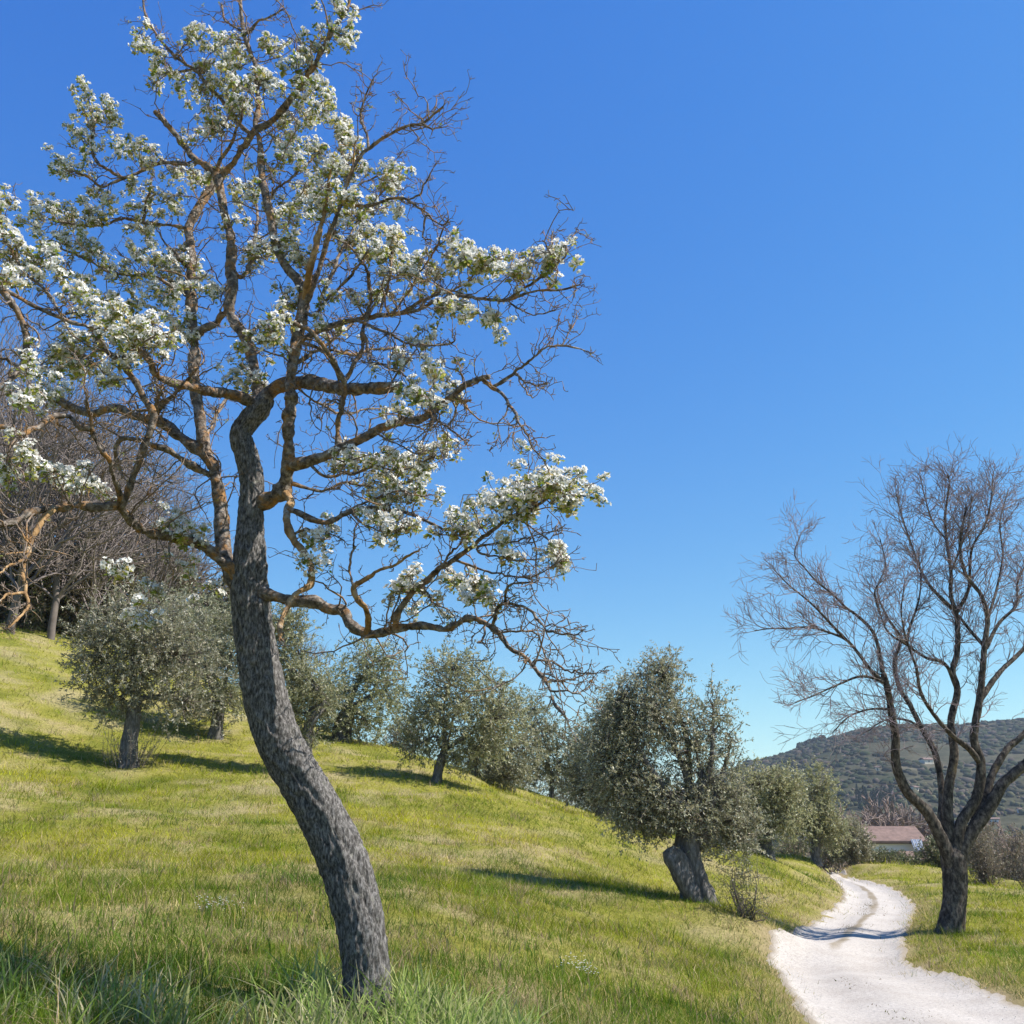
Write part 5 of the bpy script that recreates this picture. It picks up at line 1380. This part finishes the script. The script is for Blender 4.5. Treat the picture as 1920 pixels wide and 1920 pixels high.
def gable(name, c, L, D, h, over, m_, parent, rz=0.0, thick=0.25):
    """Gable roof with thickness, ridge along local x; c is the middle at eaves height."""
    L2, D2 = L / 2 + over, D / 2 + over
    prof = [(-D2, 0), (0, h), (D2, 0), (D2, -thick), (0, h - thick), (-D2, -thick)]
    v = np.array([(x, y, z) for x in (-L2, L2) for (y, z) in prof])
    v = np.c_[v[:, 0] * math.cos(rz) - v[:, 1] * math.sin(rz), v[:, 0] * math.sin(rz) + v[:, 1] * math.cos(rz), v[:, 2]] + np.array(c)
    q = np.array([(k, (k + 1) % 6, (k + 1) % 6 + 6, k + 6) for k in range(6)] + [(0, 5, 4, 1), (1, 4, 3, 2), (6, 7, 10, 11), (7, 8, 9, 10)])
    return obj(name, np_mesh(name, v, q, smooth=False), m_, parent)

YH = 150.0
e0, e1 = P(1632, 1576, YH), P(1728, 1574, YH)
hc = (e0 + e1) / 2
Lh = (e1 - e0)[0]
house = empty('house', (hc[0], YH + 3.5, -8.2))
tag(house, 'long low house with reddish tiled roof and pale walls beyond the meadow', 'house')
boxm('wall', (hc[0], YH + 3.5, hc[2] - 4.6), (Lh, 7.0, 8.8), M_wall, house)
rf = gable('roof', (hc[0], YH + 3.5, hc[2] - 0.1), Lh, 7.0, 2.0, 0.6, M_roof, house)
boxm('eaves', (hc[0], YH - 0.15, hc[2] - 0.42), (Lh + 0.9, 0.5, 0.14), M_wood, rf)
boxm('string_course', (hc[0], YH - 0.03, hc[2] - 1.75), (Lh, 0.12, 0.22), M_wood, house)
for q in (-0.32, 0.02, 0.3):
    wn = boxm('window', (hc[0] + q * Lh, YH - 0.02, hc[2] - 2.9), (0.9, 0.1, 1.2), M_dark, house)
boxm('annex_roof', (hc[0] + 1.0, YH - 1.5, hc[2] - 2.45), (Lh * 0.72, 3.2, 0.2), M_roof, house, tilt=0.28)
boxm('annex_wall', (hc[0] + 1.0, YH - 1.4, hc[2] - 6.0), (Lh * 0.68, 2.6, 6.2), M_wall2, house)
pc = P(1722, 1585, YH - 2)
fr = boxm('solar_panel', (pc[0] + 0.25, YH - 1.2, pc[2]), (1.5, 1.9, 0.08), M_panel, house, tilt=0.95)
for q in (-0.35, 0.0, 0.35): boxm('panel_rib', (pc[0] + 0.25 + q * 1.5, YH - 1.26, pc[2]), (0.05, 1.9, 0.10), M_wall, fr, tilt=0.95)
boxm('awning', (pc[0] - 0.2, YH - 3.0, pc[2] - 1.35), (2.4, 1.6, 0.14), M_wood, house, tilt=0.2)
# garden shed nearer by
YS = 70.0
sc_ = P(1706, 1608, YS)
zs = ground_z(sc_[0], sc_[1])[0]
shed = empty('garden_shed', (sc_[0], YS, zs))
tag(shed, 'small open garden shed with reddish roof in front of the house', 'shed')
gable('roof', (sc_[0], YS + 0.7, sc_[2] + 0.05), 0.85, 1.3, 0.35, 0.08, M_roof, shed, thick=0.08)
for dx in (-0.36, 0.36):
    for dy_ in (0.15, 1.25): boxm('post', (sc_[0] + dx, YS + dy_, (sc_[2] - 0.05 + zs) / 2), (0.09, 0.09, sc_[2] - 0.02 - zs), M_wood, shed)
boxm('back_panel', (sc_[0], YS + 1.15, (sc_[2] - 0.1 + zs) / 2), (0.70, 0.06, sc_[2] - 0.25 - zs), M_dark, shed)
# scattered farmhouses on the lower hill
def on_hill(px, py):
    """Where the line of sight through that pixel meets the far hill."""
    for Y in np.arange(310, 1000, 4.0):
        p = P(px, py, Y)
        if hill_z(np.array([p[0]]), np.array([Y]))[0] >= p[2]: return p
    return P(px, py, 900)
def farm(px, py, wpx, H, wallm, rz, label):
    p = on_hill(px, py)
    L = 0.7 * wpx * MPP(py, p[1]); H = H * 0.7; D = min(L, 7.0); 
    root = empty('farmhouse', (p[0], p[1], p[2] - 1)); tag(root, label, 'house', 'small houses across the valley')
    boxm('wall', (p[0], p[1], p[2] + H / 2 - 1.0), (L, D, H + 2), wallm, root, rz)
    gable('roof', (p[0], p[1], p[2] + H + 0.05), L, D, D * 0.2, 0.4, M_roof, root, rz, 0.3)
    nw = max(1, int(L / 3.5))
    for q in range(nw):
        ux = (q + 0.5) / nw - 0.5
        off = np.array([ux * L, -D / 2 - 0.03]); off = np.array([off[0] * math.cos(rz) - off[1] * math.sin(rz), off[0] * math.sin(rz) + off[1] * math.cos(rz)])
        boxm('window', (p[0] + off[0], p[1] + off[1], p[2] + H - 1.1), (0.8, 0.12, 1.0), M_dark, root, rz)
farm(1811, 1538, 22, 3.6, M_wall2, 0.15, 'cream house with reddish roof framed by the fork of the bare tree')
farm(1866, 1543, 20, 2.4, M_wall, -0.3, 'low white house right of the bare tree fork')
farm(1745, 1549, 16, 3.0, M_wall, 0.3, 'pale house just above the right end of the long roof')
farm(1691, 1517, 12, 2.8, M_wall, 0.2, 'tiny white house above the brown trees left of the bare trunk')
farm(1645, 1446, 10, 3.2, M_wall2, -0.2, 'tiny cream house among woods high on the hill')
farm(1716, 1484, 16, 3.2, M_wall2, 0.4, 'tiny house on the terraces behind the bare tree limbs')
farm(1912, 1525, 9, 3.0, M_wall, 0.2, 'tiny white house near the right picture edge')
farm(1607, 1500, 8, 3.0, M_wall, 0.0, 'tiny pale house left of the cypresses')
farm(1737, 1432, 26, 3.4, M_wall2, 0.2, 'pale farm building high on the hill behind the bare limbs')
# dark cypresses at the foot of the hill
def cypress(px, py, Y, H, label):
    p = on_hill(px, py); p[2] -= 0.5
    H = H * MPP(py, p[1])
    root = empty('cypress', p); tag(root, label, 'tree', 'dark cypresses at the foot of the hill')
    t_ = Acc(); t_.tube(np.array([p - [0, 0, 1], p + [0, 0, H * 0.9]]), [0.25, 0.05], 6)
    obj('trunk', t_.mesh('trunk'), M_woodbark, root)
    a = Acc(); n = 420
    t = rng.random(n)
    rr_ = H * 0.10 * np.sin(np.clip(t * 0.93 + 0.07, 0, 1) ** 0.7 * math.pi) ** 0.7 * rng.random(n) ** 0.3
    th = rng.uniform(0, 6.3, n)
    pos = p + np.stack([np.cos(th) * rr_, np.sin(th) * rr_, t * H], axis=1)
    a.leaves(pos, norm(np.stack([np.cos(th) * .3, np.sin(th) * .3, np.ones(n)], axis=1)), rand_dir(n), np.full(n, H * 0.07), np.full(n, H * 0.035), np.array([[0.022, 0.035, 0.022]]) * rng.uniform(0.7, 1.4, n)[:, None])
    o = obj('crown', a.mesh('crown', False), M_olive, root)
for i in range(15):
    px = 1610 + i * 4.6 + rng.normal(0, 1.5)
    cypress(px, 1520 - rng.uniform(0, 10), 0, rng.uniform(26, 46), 'first dark cypress of the row, counted from the left' if i == 0 else 'last dark cypress of the row, nearest to the bare tree' if i == 14 else 'slim dark cypress within the row left of the bare tree')
# brown leafless trees round the house
for i, (px, py, Yq, s) in enumerate([(1590, 1588, 120, .55), (1612, 1575, 165, .75), (1640, 1575, 170, .8), (1668, 1576, 172, .8), (1695, 1576, 175, .75), (1718, 1576, 178, .7), (1575, 1590, 95, .45), (1655, 1570, 190, .95), (1628, 1570, 185, .9), (1682, 1568, 195, .9), (1880, 1580, 120, .55), (1910, 1585, 110, .5), (1850, 1580, 130, .6), (1930, 1575, 140, .7)]):
    p = P(px, py, Yq); zb = ground_z(p[0], p[1])[0]; p[2] = zb
    top = P(px, py - 80 * (1 if i < 10 else 0.5), Yq)[2]
    sz = max(0.4, (top - zb) / 10.5)
    root = empty('leafless_tree', p); tag(root, 'brown leafless tree in the row behind the long roof' if i < 10 else 'brown leafless tree in the valley right of the bare trunk', 'tree', 'brown trees round the house' if i < 10 else 'brown trees in the valley')
    a, b = WF[i % 2]
    for nm, me in (('trunk', a), ('branches', b)):
        o = bpy.data.objects.new(nm, me); col.objects.link(o); o.parent = root
        o.rotation_euler = (0, 0, i * 1.3); o.scale = (s * 1.7, s * 1.7, sz)
        if nm == 'branches': o['kind'] = 'stuff'

# brush closing the gaps under the crest
for (bx_, by_, Yq, el, lb) in [
    (760, 1420, 44, [(765, 1380, 32, 40), (735, 1395, 26, 26)], 'greyish brush on the crest left of the round topped olive'),
    (985, 1490, 44, [(985, 1455, 44, 38), (930, 1450, 40, 30)], 'greyish brush on the crest right of the drooping olive'),
    (1070, 1515, 44, [(1070, 1478, 42, 38), (1110, 1500, 30, 26)], 'greyish brush behind the small thin trunked olive'),
    (1195, 1556, 46, [(1195, 1520, 44, 34)], 'greyish brush left of the hollow olive crown'),
    (1490, 1612, 46, [(1488, 1592, 30, 18), (1560, 1600, 30, 16)], 'low brush between the olives where the track disappears')]:
    shrub((bx_, by_), Yq, el, 330, lb, cset=np.vstack([OC * 0.9, BC2]), leafL=0.10, dens=10, stems=40, group='brush along the crest', name='brush')
# ------------------------------------------------------------------ air
m, nt, out = mat('thin_haze')
pv = N(nt, 'VolumePrincipled')
pv.inputs['Color'].default_value = (0.70, 0.82, 1.0, 1)
pv.inputs['Density'].default_value = 0.00016
pv.inputs['Anisotropy'].default_value = 0.2
nt.links.new(pv.outputs[0], out.inputs['Volume'])
v, f = box((0, 0, 70), (6600, 6600, 180))
hz = obj('haze', np_mesh('haze', v, f, smooth=False), m)
tag(hz, 'thin bluish haze over the valley', 'haze', kind='stuff')
